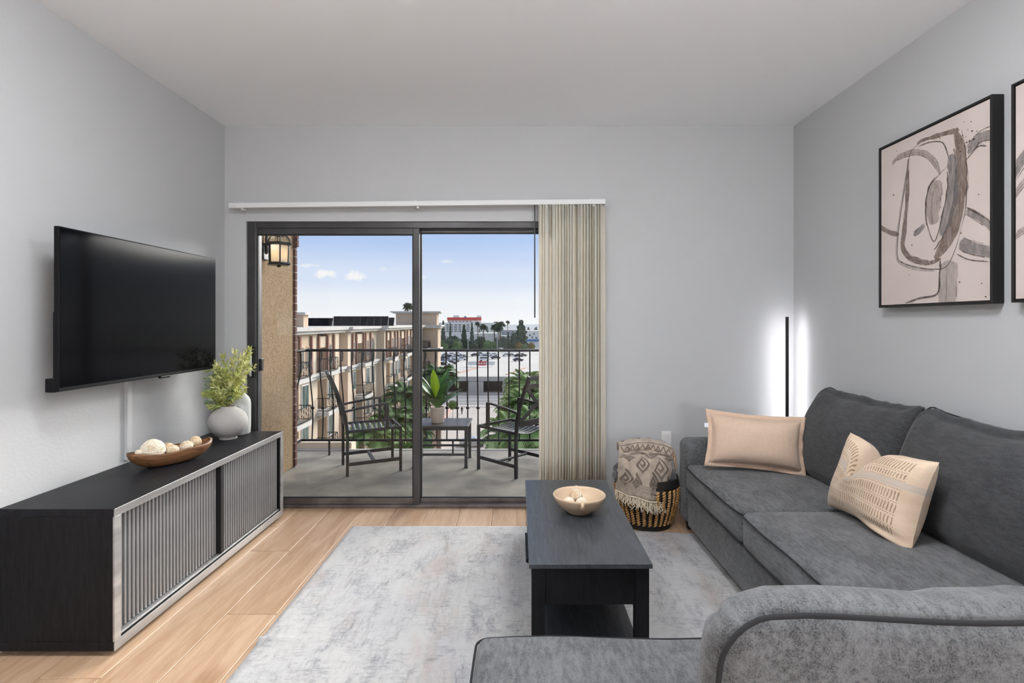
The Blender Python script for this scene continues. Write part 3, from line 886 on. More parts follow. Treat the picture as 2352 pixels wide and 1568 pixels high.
# ================================================================== coffee table
ct = thing('coffee_table', 'black wooden coffee table with drawer box and lower shelf', 'table', (.2675, 2.535, .010))
TX0, TX1, TY0, TY1 = -.2275, .2275, -.535, .535
MB().box(TX0, TX1, TY0, TY1, .424, .442).obj('tabletop', 'table_wood_sheen', ct, bevel=.002)
for x in (TX0 + .010, TX1 - .060):
    for y in (TY0 + .012, TY1 - .062):
        MB().box(x, x + .05, y, y + .05, 0, .424).obj('leg', 'table_wood_vertical', ct, bevel=.0015)
for y in (TY0 + .018, TY1 - .034):
    MB().box(TX0 + .06, TX1 - .06, y, y + .016, .284, .424).obj('apron', 'table_wood_vertical', ct, bevel=.001)
for x in (TX0 + .014, TX1 - .030):
    MB().box(x, x + .016, TY0 + .062, TY1 - .062, .284, .424).obj('apron', 'table_wood_vertical', ct, bevel=.001)
MB().box(TX0 + .035, TX1 - .035, TY0 + .03, TY1 - .03, .284, .294).obj('box_bottom', 'table_wood_vertical', ct)
MB().box(TX0 + .022, TX1 - .045, TY0 + .05, TY1 - .05, .115, .133).obj('lower_shelf', 'table_wood_sheen', ct, bevel=.001)
for y in (TY0 + .028, TY1 - .046):
    MB().box(TX0 + .06, TX1 - .06, y, y + .018, .095, .133).obj('shelf_rail', 'table_wood_vertical', ct)
MB().box(TX0 - .010, TX0, TY0 + .10, TY0 + .36, .404, .418).obj('lift_rail', 'table_wood_vertical', ct)

# ceramic bowl
cb = thing('ceramic_bowl', 'wide beige ceramic bowl with two small lug handles on the coffee table', 'bowl', (.287, 2.555, .4525))
pr = [(0, .004), (.050, .004), (.054, 0), (.058, .002), (.060, .008), (.085, .022), (.108, .046), (.120, .070), (.1235, .080), (.121, .084), (.117, .082), (.112, .070), (.098, .044), (.075, .022), (.045, .012), (0, .010)]
MB().lathe(pr, 48).obj('shell', 'ceramic', cb, smooth=True)
for s_ in (-1, 1):
    pts = smooth_path([(-.011, s_ * .118, .076), (-.010, s_ * .135, .074), (0, s_ * .139, .070), (.010, s_ * .135, .074), (.011, s_ * .118, .076)], 5)
    pts2 = smooth_path([(0, s_ * .119, .078), (0, s_ * .133, .075), (0, s_ * .136, .066), (0, s_ * .128, .055), (0, s_ * .112, .052)], 6)
    MB().tube(pts2, [.0085] * len(pts2), 8).obj('lug_handle', 'ceramic', cb, smooth=True)
for (q, lb) in (((-.050, -.020, .046), 'whitish moss ball nearest the glass door side in the ceramic bowl'), ((.008, -.022, .045), 'whitish moss ball beside the handle in the ceramic bowl'), ((-.012, .038, .058), 'larger tan and cream wrapped ball at the back of the ceramic bowl')):
    wrapped_ball(Vector((.287, 2.555, .454)) + Vector(q), .032 if 'larger' in lb else .026, lb, 'ball_tan' if 'larger' in lb else 'ball_white', 'strand_cream', len(lb), 'balls in the ceramic bowl', 10)

# ================================================================== sectional sofa
so = thing('sectional_sofa', 'charcoal grey fabric sectional sofa with loose cushions along the painting wall', 'sofa', (1.5, 2.2, 0.0))
SX, SY = 1.5, 2.2
def sbox(cx, cy, cz, sx, sy, sz, r, nm, mt='sofa_fabric', puff=(0, 0, 0), na=0, nf=5, seed=0, m=8, fn=None, par=so):
    return MB().rbox(cx - SX, cy - SY, cz, sx, sy, sz, r, m, puff, na, nf, seed, fn).obj(nm, mt, par, smooth=True)
# long run, then the near run
sbox(1.50, 2.52, .165, .86, 1.84, .23, .02, 'base')
sbox(.92, 1.18, .165, 2.02, .86, .23, .02, 'base')
sbox(1.485, 3.515, .325, .86, .17, .53, .05, 'arm', puff=(0, .0, .006), na=.004, seed=3)
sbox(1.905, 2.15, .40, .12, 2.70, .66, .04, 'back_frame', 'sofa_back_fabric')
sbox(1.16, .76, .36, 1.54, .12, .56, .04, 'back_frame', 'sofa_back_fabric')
def piping(pts, par, r=.0055):
    MB().tube(pts, r, 6, closed=True).obj('piping', 'piping', par, smooth=True)
def ring(cx, cy, cz, sx, sy, r, axis='z', n=6, dz=None):
    pts = []
    for (qx, qy, a0) in ((1, 1, 0), (-1, 1, 90), (-1, -1, 180), (1, -1, 270)):
        for k in range(n + 1):
            t = math.radians(a0 + 90 * k / n)
            pts.append((qx * (sx / 2 - r) + r * math.cos(t), qy * (sy / 2 - r) + r * math.sin(t)))
    full = []
    for i, p in enumerate(pts):
        q = pts[(i + 1) % len(pts)]
        d = math.hypot(q[0] - p[0], q[1] - p[1]); k = max(1, int(d / .05))
        for j in range(k): full.append((p[0] + (q[0] - p[0]) * j / k, p[1] + (q[1] - p[1]) * j / k))
    return full
def seat_cushion(x0, x1, y0, y1, z0, z1, seed, puff=.02):
    cx, cy, cz = (x0 + x1) / 2, (y0 + y1) / 2, (z0 + z1) / 2; sx, sy, sz = x1 - x0, y1 - y0, z1 - z0
    o = sbox(cx, cy, cz, sx, sy, sz, .030, 'seat_cushion', puff=(.010, .008, puff), na=.006, nf=4, seed=seed, m=12)
    for z in (sz / 2 - .016, -sz / 2 + .016):
        pts = []
        for (a, b) in ring(0, 0, 0, sx, sy, .035):
            u, v = a / (sx / 2), b / (sy / 2)
            p = Vector((a * 1.004, b * 1.004, z)); p.x += .010 * u * (1 - v * v) * .7; p.y += .008 * v * (1 - u * u) * .7
            p += noise.noise_vector(p * 4 + Vector((seed, seed * 1.7, 0))) * .006
            pts.append(p + Vector((cx - SX, cy - SY, cz)))
        piping(pts, o, .0036)
    return o
seat_cushion(1.055, 1.80, 2.575, 3.425, .282, .444, 11, .026)
seat_cushion(1.05, 1.80, 1.625, 2.568, .282, .452, 23, .036)
seat_cushion(-.113, .96, .83, 1.575, .282, .440, 31, .012)
seat_cushion(.965, 1.80, .83, 1.615, .282, .446, 37)
def back_cushion(o_loc, rz, w, h, t, tilt, seed, mt, pz=.015, wrk=1.0, drop=0.0):
    # local: width x, thickness y (front -y), height z from 0
    def fn(p, u):
        # crown of the cushion sags a little and the front bellies out
        q = p.copy()
        q.z += -.018 * (1 - abs(u[0])) * max(0, u[2]) + .012 * abs(u[0]) ** 6 * max(0, u[2])
        wr = math.sin(p.x * 50 + 6 * noise.noise(Vector((p.x * 7, p.z * 3, seed)))) * .0075 * max(0, u[2]) ** 2 * (1 if u[1] < .6 else .3) * wrk
        q.z -= drop * abs(u[0]) ** 5 * max(0, u[2]) * (1.3 if u[1] < 0 else .8)
        q.y -= wr; q.z += wr * .6
        if not drop:
            tp = 1 - .62 * max(0, u[2]) ** 2; q.y = q.y * tp + .03 * max(0, u[2]) ** 2; q.z += .022 * abs(u[0]) ** 8 * max(0, u[2])
        if drop:
            fr_ = (1 - u[1]) / 2; q.x *= 1 - .07 * fr_; q.z -= .035 * fr_ * max(0, u[2])
        q.y -= .030 * (1 - u[0] ** 2) * (1 - ((u[2] + .3) / 1.3) ** 2) if u[1] < 0 else 0
        return q
    m = MB().rbox(0, 0, h / 2, w, t, h, .062, 14, (.012, .02, pz), .010 if not drop else .016, 3.5, seed, fn)
    mt_ = Matrix.Translation(o_loc) @ Matrix.Rotation(rz, 4, 'Z') @ Matrix.Rotation(-tilt, 4, 'X')
    mt_ = Matrix.Translation((-SX, -SY, 0)) @ mt_
    o = m.xf(mt_).obj('back_cushion', mt, so, smooth=True)
    for side in ((0,) if not drop else (1,)):
        pts = []
        for (a, b) in ring(0, 0, 0, w - .030 if drop else w - .006, h - .030 if drop else h + .004, .05 if not drop else .075):
            p = Vector((a, side * (t / 2 - .012) + (.03 * max(0, b / (h / 2)) ** 2 if not drop else 0), b + h / 2))
            if not drop: p.z += .022 * abs(a / (w / 2)) ** 8 * max(0, b / (h / 2))
            u = a / (w / 2), side, b / (h / 2)
            p.z += -.018 * (1 - abs(u[0])) * max(0, u[2]) + .012 * abs(u[0]) ** 6 * max(0, u[2])
            p.z -= drop * abs(u[0]) ** 5 * max(0, u[2]) * (1.3 if side < 0 else .8)
            if drop and side < 0: p.x *= .93; p.z -= .035 * max(0, u[2])
            p.z += pz * u[2] * (1 - u[0] ** 2) * .5; p.x += .012 * u[0] * (1 - u[2] ** 2)
            p += noise.noise_vector(Vector((p.x, p.y, p.z - h / 2)) * 3.5 + Vector((seed, seed * 1.7, 0))) * (.010 if not drop else .016)
            pts.append(mt_ @ p)
        piping(pts, o, .0032 if not drop else .0048)
    return o
R90 = -PI / 2
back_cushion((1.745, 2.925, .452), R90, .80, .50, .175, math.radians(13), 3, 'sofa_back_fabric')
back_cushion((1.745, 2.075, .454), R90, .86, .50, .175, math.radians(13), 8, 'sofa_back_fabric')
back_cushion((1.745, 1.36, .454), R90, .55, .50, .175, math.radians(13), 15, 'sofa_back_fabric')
back_cushion((.712, 1.005, .448), PI, .78, .435, .165, math.radians(7), 19, 'sofa_fabric', .022, .25, .035)
back_cushion((1.40, 1.005, .448), PI, .59, .435, .165, math.radians(7), 27, 'sofa_fabric', .022, .25, .02)
for x, y in ((1.11, 3.52), (1.88, 3.52), (1.11, 2.2), (-.05, 1.54), (-.05, .82), (.9, .82), (1.88, .82)):
    MB().lathe([(0, 0), (.020, 0), (.028, .042), (0, .042)], 12, (x - SX, y - SY, .010 if (x < 1.15 and y > 1.2) else .0)).obj('leg', 'sofa_leg', so)

# beige lumbar pillow with a flange
def pillow_grid(w, h, T, nu, nv, pinch=.05, fn=None, uv=True):
    m = MB()
    for side in (1, -1):
        def f(u, v, side=side):
            a, b = 2 * u - 1, 2 * v - 1
            x = a * w / 2 * (1 - pinch * (1 - b * b)); z = b * h / 2 * (1 - pinch * 1.4 * (1 - a * a))
            th = T / 2 * (max(0, 1 - abs(a) ** 3) ** .5) * (max(0, 1 - abs(b) ** 3) ** .5)
            wr = .004 * noise.noise(Vector((x * 9, z * 9, side * 3)))
            p = Vector((x, -side * (th + wr * min(1, th * 60)), z))
            return fn(p, a, b, side) if fn else p
        n0 = len(m.v); f0_ = len(m.f)
        m.grid(f, nu, nv, uv=uv)
        if side < 0:
            m.f[f0_:] = [tuple(reversed(q)) for q in m.f[f0_:]]
    return m
pl = thing('lumbar_pillow', 'plain beige lumbar pillow with flanged edge leaning on the sofa arm', 'pillow', (1.385, 3.19, .478), math.radians(-13))
LW, LH = .515, .295
tl = Matrix.Rotation(math.radians(3), 4, 'Y') @ Matrix.Rotation(math.radians(-14), 4, 'X') @ Matrix.Translation((0, 0, LH / 2 + .012))
pillow_grid(LW, LH, .19, 36, 24, .07).xf(tl).obj('body', 'pillow_beige', pl, smooth=True)
m = MB(); pr = []
per = []
N = 160
for i in range(N):
    t = i / N * 4; e = int(t); k = (t - e) * 2 - 1
    a, b = [(k, -1), (1, k), (-k, 1), (-1, -k)][e]
    x = a * LW / 2 * (1 - .07 * (1 - b * b)); z = b * LH / 2 * (1 - .098 * (1 - a * a))
    nx, nz_ = [(0, -1), (1, 0), (0, 1), (-1, 0)][e]
    cf = abs(k) ** 8
    ox_, oz_ = nx + cf * (a if e in (0, 2) else 0), nz_ + cf * (b if e in (1, 3) else 0)
    wv = math.sin(i * .5) * .005 + noise.noise(Vector((i * .3, 0, 0))) * .004
    for q, dd in ((0, -.012), (1, .012), (2, .023)):
        per.append((x + ox_ * dd, wv * q * .6, z + oz_ * dd))
for i in range(N):
    j = (i + 1) % N
    for q in range(2): m.f.append((i * 3 + q, i * 3 + q + 1, j * 3 + q + 1, j * 3 + q))
m.v = per
fo = m.xf(tl).obj('flange', 'pillow_flange', pl, smooth=True)
sm = fo.modifiers.new('thickness', 'SOLIDIFY'); sm.thickness = .004; sm.offset = 0
MB().box(-.285, -.262, -.001, .001, .06, .085).xf(tl).obj('care_tag', 'fabric_tag', pl)

# striped pillow, chopped in the middle
ps = thing('striped_pillow', 'cream and brown woven striped pillow slumped in the middle against the sofa back', 'pillow', (1.490, 2.325, .474), -PI / 2 + math.radians(3))
def chop(p, a, b, side):
    up = max(0, (b + .35) / 1.35)
    dip = math.exp(-((a + .26) / .27) ** 2)
    p.z -= .155 * dip * up ** 1.3
    p.y += (-side) * (.030 * dip * up * (1 - abs(b) ** 6))
    p.y += .055 * math.exp(-((a + .62) / .30) ** 2) * up            # far corner leans back
    p.y += -.05 * math.exp(-((a - .55) / .45) ** 2) * max(0, -b) ** 2
    cr = math.exp(-((a + .22 + .25 * (1 - b)) / .05) ** 2) * up * .028
    if side > 0: p.y += cr
    low = math.exp(-((b + .82) / .10) ** 2) * math.exp(-((a - .6) / .3) ** 2)
    if side > 0: p.y += .020 * low
    return p
PW, PH = .53, .365
t2 = Matrix.Rotation(math.radians(-15), 4, 'X') @ Matrix.Rotation(math.radians(1), 4, 'Y') @ Matrix.Translation((0, 0, PH / 2 - .012))
pillow_grid(PW, PH, .19, 56, 44, .09, chop).xf(t2).obj('cover', 'pillow_striped', ps, smooth=True)

# ================================================================== floor lamp in the corner
lp = thing('floor_lamp', 'slim black stick floor lamp glowing into the corner behind the sofa', 'floor lamp', (1.862, 3.765, 0), math.radians(-40))
MB().lathe([(0, 0), (.085, 0), (.085, .012), (.078, .018), (0, .018)], 32).obj('base', 'lamp_black', lp, smooth=False)
MB().box(-.010, .010, -.008, .004, .018, 1.378).obj('pole', 'lamp_black', lp, bevel=.002)
MB().box(-.007, .007, .004, .009, .06, 1.365).obj('light_strip', 'strip_glow', lp)

# ================================================================== paintings on the right wall
STR = {
'outer': (.05, 'paint_pale', [(0.124, 0.88), (0.186, 0.905), (0.339, 0.90), (0.465, 0.86), (0.555, 0.79), (0.605, 0.71)]),
'lo': (.010, 'paint_line', [(0.387, 0.93), (0.331, 0.91), (0.298, 0.85), (0.269, 0.735), (0.23, 0.592), (0.195, 0.446), (0.186, 0.295), (0.256, 0.248), (0.403, 0.21), (0.555, 0.188), (0.661, 0.198), (0.734, 0.284), (0.786, 0.4)]),
'lo2': (.028, 'paint_wash', [(0.30, 0.87), (0.26, 0.72), (0.22, 0.59), (0.187, 0.446), (0.176, 0.295), (0.246, 0.24), (0.40, 0.20), (0.555, 0.178)]),
'li': (.052, 'paint_brown', [(0.298, 0.87), (0.293, 0.73), (0.281, 0.583), (0.256, 0.438), (0.242, 0.349), (0.306, 0.283), (0.403, 0.249), (0.511, 0.229), (0.612, 0.243)]),
'top': (.040, 'paint_brown', [(0.387, 0.935), (0.435, 0.945), (0.555, 0.935), (0.667, 0.925), (0.767, 0.912)]),
'topi': (.012, 'paint_line', [(0.403, 0.92), (0.511, 0.915), (0.612, 0.89), (0.654, 0.845), (0.681, 0.774)]),
'big': (.125, 'paint_brown', [(0.734, 0.911), (0.773, 0.821), (0.786, 0.713), (0.78, 0.61), (0.754, 0.501), (0.708, 0.394), (0.64, 0.313), (0.555, 0.249)]),
'bigl': (.008, 'paint_line', [(0.786, 0.905), (0.818, 0.775), (0.824, 0.618), (0.818, 0.49), (0.786, 0.4)]),
'wash': (.115, 'paint_grey', [(0.700, 0.80), (0.715, 0.683), (0.705, 0.57), (0.664, 0.47), (0.616, 0.369)]),
'leafl': (.010, 'paint_line', [(0.681, 0.747), (0.569, 0.7), (0.496, 0.65), (0.473, 0.522), (0.503, 0.413), (0.555, 0.346), (0.612, 0.444), (0.654, 0.564), (0.681, 0.666)]),
'leaf': (.17, 'paint_pale', [(0.612, 0.672), (0.555, 0.619), (0.54, 0.529), (0.555, 0.443)]),
'leaf2': (.05, 'paint_grey', [(0.465, 0.447), (0.355, 0.405)]),
'tail': (.042, 'paint_brown', [(-.06, 0.53), (0.096, 0.459), (0.204, 0.43)]),
'r1': (.075, 'paint_grey', [(0.836, 0.77), (0.897, 0.814), (0.944, 0.826), (1.08, 0.81)]),
'r1a': (.008, 'paint_line', [(0.818, 0.801), (0.921, 0.858), (1.05, 0.861)]),
'r1b': (.012, 'paint_line', [(0.824, 0.739), (0.909, 0.785), (0.978, 0.771)]),
'r2': (.055, 'paint_grey', [(0.824, 0.472), (0.897, 0.434), (1.08, 0.32)]),
'r2a': (.016, 'paint_line', [(0.824, 0.49), (0.897, 0.455), (1.08, 0.345)]),
'r3': (.10, 'paint_grey', [(0.773, 0.314), (0.861, 0.278), (1.08, 0.22)]),
'r3b': (.010, 'paint_line', [(0.747, 0.256), (0.849, 0.215), (0.99, 0.193)]),
'col': (.18, 'paint_wash', [(0.681, 0.227), (0.674, 0.129), (0.663, -.06)]),
'bot': (.016, 'paint_line', [(0.273, 0.006), (0.419, 0.031), (0.584, 0.052), (0.598, 0.171)]),
}
STR2 = {'a': (.09, 'paint_grey', [(-.08, .54), (.10, .70), (.25, .78), (.45, .80)]), 'b': (.05, 'paint_pale', [(-.08, .44), (.12, .58), (.3, .62)]),
        'c': (.05, 'paint_pale', [(-.08, .27), (.15, .34), (.4, .30)]), 'd': (.09, 'paint_brown', [(.45, .85), (.65, .7), (.68, .5), (.55, .3), (.4, .25)]),
        'e': (.010, 'paint_line', [(.004, .56), (.12, .66), (.3, .75), (.5, .84), (.7, .75), (.75, .5), (.6, .25)])}
def painting(yf, yn, z0, z1, label, strokes, tall=1.0):
    w = yf - yn; h = z1 - z0
    t = thing('framed_painting', label, 'painting', (1.93, yf, z0), 0, 'framed abstract paintings')
    e = .010
    f = MB().box(0, .050, -e, 0, 0, h).box(0, .050, -w, -w + e, 0, h).box(0, .050, -w + e, -e, 0, e).box(0, .050, -w + e, -e, h - e, h)
    f.obj('frame', 'canvas_frame', t, bevel=.0015)
    cw, chh = w - 2 * e - .008, h - 2 * e - .008
    cv = MB().box(.006, .040, -w + e + .004, -e - .004, e + .004, h - e - .004).obj('canvas', 'canvas', t)
    for k, (key, (wd, mt, pts)) in enumerate(strokes.items()):
        P = smooth_path([(0, -e - .004 - u * cw, e + .004 + v * chh) for u, v in pts], 8)
        vs = []
        x = .0058 - .00012 * k
        for i, p in enumerate(P):
            d = (P[min(i + 1, len(P) - 1)] - P[max(i - 1, 0)]); nrm = Vector((0, -d.z, d.y)).normalized()
            hw = wd * w * .5 * (.75 + .35 * noise.noise(Vector((i * .23, k * 3.1, 0)))) * min(1, .25 + 5 * min(i, len(P) - 1 - i) / len(P))
            for sgn in (1, -1):
                q = p + nrm * hw * sgn
                vs.append((x, min(-e - .004, max(-w + e + .004, q.y)), min(h - e - .004, max(e + .004, q.z))))
        mm = MB(); mm.add(vs, [(2 * i, 2 * i + 1, 2 * i + 3, 2 * i + 2) for i in range(len(P) - 1)])
        mm.obj('brush_stroke', mt, cv)
        if wd > .04:
            for so_ in (-.92, .15, .9):
                vs2 = []; R2 = random.Random(k * 7 + int(so_ * 10)); i0 = R2.randint(0, len(P) // 3); i1 = R2.randint(2 * len(P) // 3, len(P))
                for i in range(i0, i1):
                    d = (P[min(i + 1, len(P) - 1)] - P[max(i - 1, 0)]); nrm = Vector((0, -d.z, d.y)).normalized()
                    c_ = P[i] + nrm * wd * w * .5 * (so_ + .12 * noise.noise(Vector((i * .4, k, so_)))) * .85
                    hw = wd * w * (.035 + .03 * noise.noise(Vector((i * .5, so_ * 9, k))))
                    for sgn_ in (1, -1):
                        q = c_ + nrm * hw * sgn_
                        vs2.append((x - .00006, min(-e - .004, max(-w + e + .004, q.y)), min(h - e - .004, max(e + .004, q.z))))
                if len(vs2) > 4:
                    m2 = MB(); m2.add(vs2, [(2 * i, 2 * i + 1, 2 * i + 3, 2 * i + 2) for i in range(len(vs2) // 2 - 1)]); m2.obj('brush_streak', 'paint_line' if so_ > .8 else 'paint_wash', cv)
    R = random.Random(5); dots = MB()
    for i in range(34):
        u, v = (R.gauss(.83, .04), R.gauss(.87, .06)) if i < 20 else (R.random(), R.random())
        if not (.02 < u < .98 and .02 < v < .98): continue
        r = R.uniform(.0012, .0035)
        dots.prism([(-e - u * cw + r * math.cos(a * PI / 3), e + v * chh + r * math.sin(a * PI / 3)) for a in range(6)], 'x', .0030, .0058)
    stuff(dots.obj('paint_specks', 'paint_line', cv))
    return t
painting(2.914, 2.217, 1.417, 2.270, 'black framed abstract painting of brown and grey brush loops nearest the corner', STR)
painting(2.131, 1.434, 1.417, 2.270, 'second black framed abstract painting cut off by the picture edge', STR2)

# ================================================================== woven basket with throws
bk = thing('woven_basket', 'round woven seagrass basket with dark rim beside the sofa arm', 'basket', (.858, 3.632, .0))
def brad(z):
    t = z / .33
    return .150 + .060 * math.sin(min(1, t * 1.05) * PI * .62) - .018 * max(0, t - .72)
prof = [(0, .006)] + [(brad(z / 20 * .33) - .012, .006 + z / 20 * .324) for z in range(21)] + [(brad(.33) - .022, .33)] + [(brad(z / 20 * .33) - .022, .012 + z / 20 * .318) for z in range(20, -1, -1)] + [(0, .012)]
MB().lathe(prof, 40).obj('wall', 'wicker_black', bk, smooth=True)
tan, blk = MB(), MB()
cols, rows = 30, 14
for j in range(rows):
    z = .045 + j * .0165
    for i in range(cols):
        t = 2 * PI * (i + .0) / cols; r = brad(z) - .002
        for (mb, dt, sc, tw) in ((tan, 0, (.0095, .0165, .0072), .7), (blk, PI / cols, (.0065, .009, .0075), -.7)):
            tt = t + dt; rr = r if mb is tan else r - .003
            n0 = len(mb.v)
            mb.ball((0, 0, 0), 1, 6, 4)
            Mx = Matrix.Translation((rr * math.cos(tt), rr * math.sin(tt), z + (0 if mb is tan else .008))) @ Matrix.Rotation(tt, 4, 'Z') @ Matrix.Rotation(tw, 4, 'X') @ Matrix.Diagonal((*sc, 1))
            for q in range(n0, len(mb.v)): mb.v[q] = tuple(Mx @ Vector(mb.v[q]))
stuff(tan.obj('weave', 'wicker_tan', bk, smooth=True)); stuff(blk.obj('dark_weave', 'wicker_black', bk, smooth=True))
for k in range(4):
    z = .008 + k * .0095
    MB().tube([((brad(z) - .004) * math.cos(2 * PI * i / 48), (brad(z) - .004) * math.sin(2 * PI * i / 48), z) for i in range(48)], .0065, 6, closed=True).obj('base_coil', 'wicker_black', bk, smooth=True)
for k in range(5):
    z = .282 + k * .0105
    MB().tube([((brad(z) - .004) * math.cos(2 * PI * i / 48), (brad(z) - .004) * math.sin(2 * PI * i / 48), z) for i in range(48)], .0068, 6, closed=True).obj('rim_coil', 'wicker_black', bk, smooth=True)

# patterned throw draped over the basket
BX, BY = .858, 3.632
th = thing('patterned_throw', 'beige and brown greek key throw with fringe draped over the basket', 'throw', (BX, BY, .34))
def drape(u, v):
    # u across (-.5..+.5), v from the back fold down over the front
    a = (u - .5)
    pathp = [(.085, .16), (.06, .212), (.0, .228), (-.065, .212), (-.085, .168), (-.095, .158), (-.125, .152), (-.165, .13), (-.205, .06), (-.222, -.03), (-.228, -.115)]
    f = v * (len(pathp) - 1); i = min(int(f), len(pathp) - 2); k = f - i
    k = k * k * (3 - 2 * k) * .5 + k * .5
    y = pathp[i][0] + (pathp[i + 1][0] - pathp[i][0]) * k; z = pathp[i][1] + (pathp[i + 1][1] - pathp[i][1]) * k
    wdt = .36 - .01 * v
    x = -.035 + a * wdt + .030 * (1 - v) - .014 * v
    dn = max(0, (v - .55) / .45)
    y += .26 * a * a * dn * 2.2
    z += -.075 * dn * a - .10 * a * a * (1 - dn * .5) - .12 * max(0, a) ** 2 * (1 - v)
    fold = math.sin(a * 19 + 1.3 * v) * .006 * (0.4 + dn)
    y -= fold
    x += noise.noise(Vector((u * 4, v * 5, 1))) * .008
    z += noise.noise(Vector((u * 5, v * 6, 7))) * .008
    return Vector((x, y, z))
cl = MB().grid(lambda u, v: drape(u, v), 36, 48).obj('cloth', 'throw_cloth', th, smooth=True)
solid = cl.modifiers.new('thickness', 'SOLIDIFY'); solid.thickness = .012
def dn_(u, v):
    e = .01
    n_ = (drape(min(1, u + e), v) - drape(u - e, v)).cross(drape(u, min(1, v + e)) - drape(u, v - e))
    return n_.normalized()
sgn = 1 if dn_(.5, .3).z > 0 else -1
solid.offset = -sgn
def uvstrip(mb, pts, hw):
    out = []
    for (p, q) in zip(pts, pts[1:]):
        L = math.hypot(q[0] - p[0], q[1] - p[1]); k = max(1, int(L / .02))
        dx, dy = (q[0] - p[0]) / L, (q[1] - p[1]) / L
        p2 = (p[0] - dx * hw, p[1] - dy * hw * .7); q2 = (q[0] + dx * hw, q[1] + dy * hw * .7)
        vs = []
        for j in range(k + 1):
            u = p2[0] + (q2[0] - p2[0]) * j / k; v = p2[1] + (q2[1] - p2[1]) * j / k
            for s_ in (1, -1):
                uu = min(.99, max(.01, u - dy * hw * s_)); vv = min(.99, max(.01, v + dx * hw * .7 * s_))
                vs.append(drape(uu, vv) + dn_(uu, vv) * sgn * .0022)
        mb.add(vs, [(2 * j, 2 * j + 1, 2 * j + 3, 2 * j + 2) for j in range(k)])
pat = MB()
def key(cu, cv, r, rot=0):
    c, s_ = math.cos(rot), math.sin(rot)
    sp = [(-1, -1), (1, -1), (1, 1), (-.45, 1), (-.45, -.35), (.4, -.35), (.4, .4), (.0, .4)]
    uvstrip(pat, [(cu + r * (x * c - y * s_), cv + r * .62 * (x * s_ + y * c)) for x, y in sp], .013)
for (cu, cv, r, ro) in ((.60, .12, .085, .8), (.82, .14, .075, .8), (.36, .16, .07, -.8), (.30, .52, .085, .7), (.58, .60, .09, .8), (.74, .76, .10, .7), (.40, .74, .085, .8), (.16, .68, .075, -.8), (.86, .50, .08, .8), (.16, .40, .06, .8), (.14, .86, .07, .8), (.90, .62, .05, .8), (.10, .16, .06, .8), (.50, .40, .05, .8), (.70, .42, .055, -.8), (.34, .42, .05, .8), (.60, .86, .06, .8), (.30, .88, .055, .8), (.88, .86, .05, .8), (.06, .52, .05, .8), (.74, .55, .05, -.8), (.44, .56, .045, .8)):
    key(cu, cv, r, ro)
for v0 in (.05, .30, .42):
    uvstrip(pat, [(.03, v0), (.97, v0)], .008)
for k in range(10):
    u0 = .05 + k * .095
    uvstrip(pat, [(u0, .33), (u0 + .045, .395), (u0 + .09, .33)], .009)
pat.obj('woven_pattern', 'throw_pattern', cl)
ban = MB()
for v0 in (.90, .925, .945):
    uvstrip(ban, [(.03, v0), (.97, v0)], .007)
ban.obj('woven_band', 'throw_band', cl)
fr = MB(); R = random.Random(4)
for i in range(70):
    u = .005 + .99 * i / 69
    p = drape(u, .995); L = R.uniform(.055, .085)
    pts = [p + Vector((R.uniform(-.004, .004) * k, -.004 - .002 * k + R.uniform(-.002, .002), -L * k / 4)) for k in range(5)]
    fr.tube(pts, [.0042, .004, .0045, .004, .0025], 5)
    fr.ball(tuple(pts[0] + Vector((0, -.003, -.004))), .006, 6, 4)
stuff(fr.obj('fringe', 'fringe', th, smooth=True))
fr = MB()
for i in range(20):
    v = .03 + .42 * i / 19
    p = drape(.995, v); L = R.uniform(.05, .09)
    pts = [p + Vector((.004 + .006 * k ** .5 + R.uniform(-.003, .003), R.uniform(-.004, .004) * k, -L * k / 4 - .01)) for k in range(5)]
    fr.tube(pts, [.004, .0038, .0042, .004, .0025], 5)
stuff(fr.obj('side_fringe', 'fringe_tan', th, smooth=True))
# second dark throw inside the basket, a corner of it showing
dk = thing('dark_throw', 'dark grey throw stuffed in the basket under the patterned one', 'throw', (BX, BY, .20))
def lump(p, u):
    return p + noise.noise_vector(p * 16) * .012
MB().rbox(.035, .0, .10, .27, .27, .20, .06, 8, (0, 0, .02), .014, 9, 2, None).obj('folded_body', 'throw_dark', dk, smooth=True)
def flap(u, v):
    a = u - .5
    return Vector((-.20 - .035 * v + .006 * math.sin(v * 9), -.06 + a * .12, .175 - .05 * v * v + .02 * (1 - v) + .012 * math.sin(a * 14)))
fo = MB().grid(flap, 10, 6).obj('loose_corner', 'throw_dark', dk, smooth=True)
sm = fo.modifiers.new('thickness', 'SOLIDIFY'); sm.thickness = .01

# ================================================================== balcony
bs = MB().box(-2.6, 2.4, YB + .125, 5.83, -.22, -.03).obj('balcony_slab', 'concrete')
struct(bs)
rnose = MB().box(-2.6, 2.4, 5.83, 5.87, -.20, -.022).obj('trim_1', 'cornice', bevel=.006); struct(rnose)
sw = MB().box(-2.62, -2.122, YB + .125, 5.14, -.03, 2.9).obj('balcony_wall', 'stucco', bevel=.01); struct(sw)
struct(MB().box(-2.60, -2.109, 5.146, 5.18, -.03, 2.9).obj('balcony_pillar', 'mortar'))
bp = bpy.data.objects['balcony_pillar']
bme = MB().box(-.20, 0, 0, .045, 0, .066).mesh('brick'); bme2 = MB().box(-.095, 0, 0, .045, 0, .066).mesh('brick')
z = -.02; i = 0
while z < 2.85:
    link('brick', bme if i % 2 else bme2, 'brick', bp, .003, loc=(-2.105 + rnd.uniform(-.0015, .0015), 5.143, z), segs=1)
    link('brick', bme if i % 2 == 0 else bme2, 'brick', bp, .003, loc=(-2.105 - (.208 if i % 2 else .103), 5.143, z), segs=1)
    z += .0735; i += 1
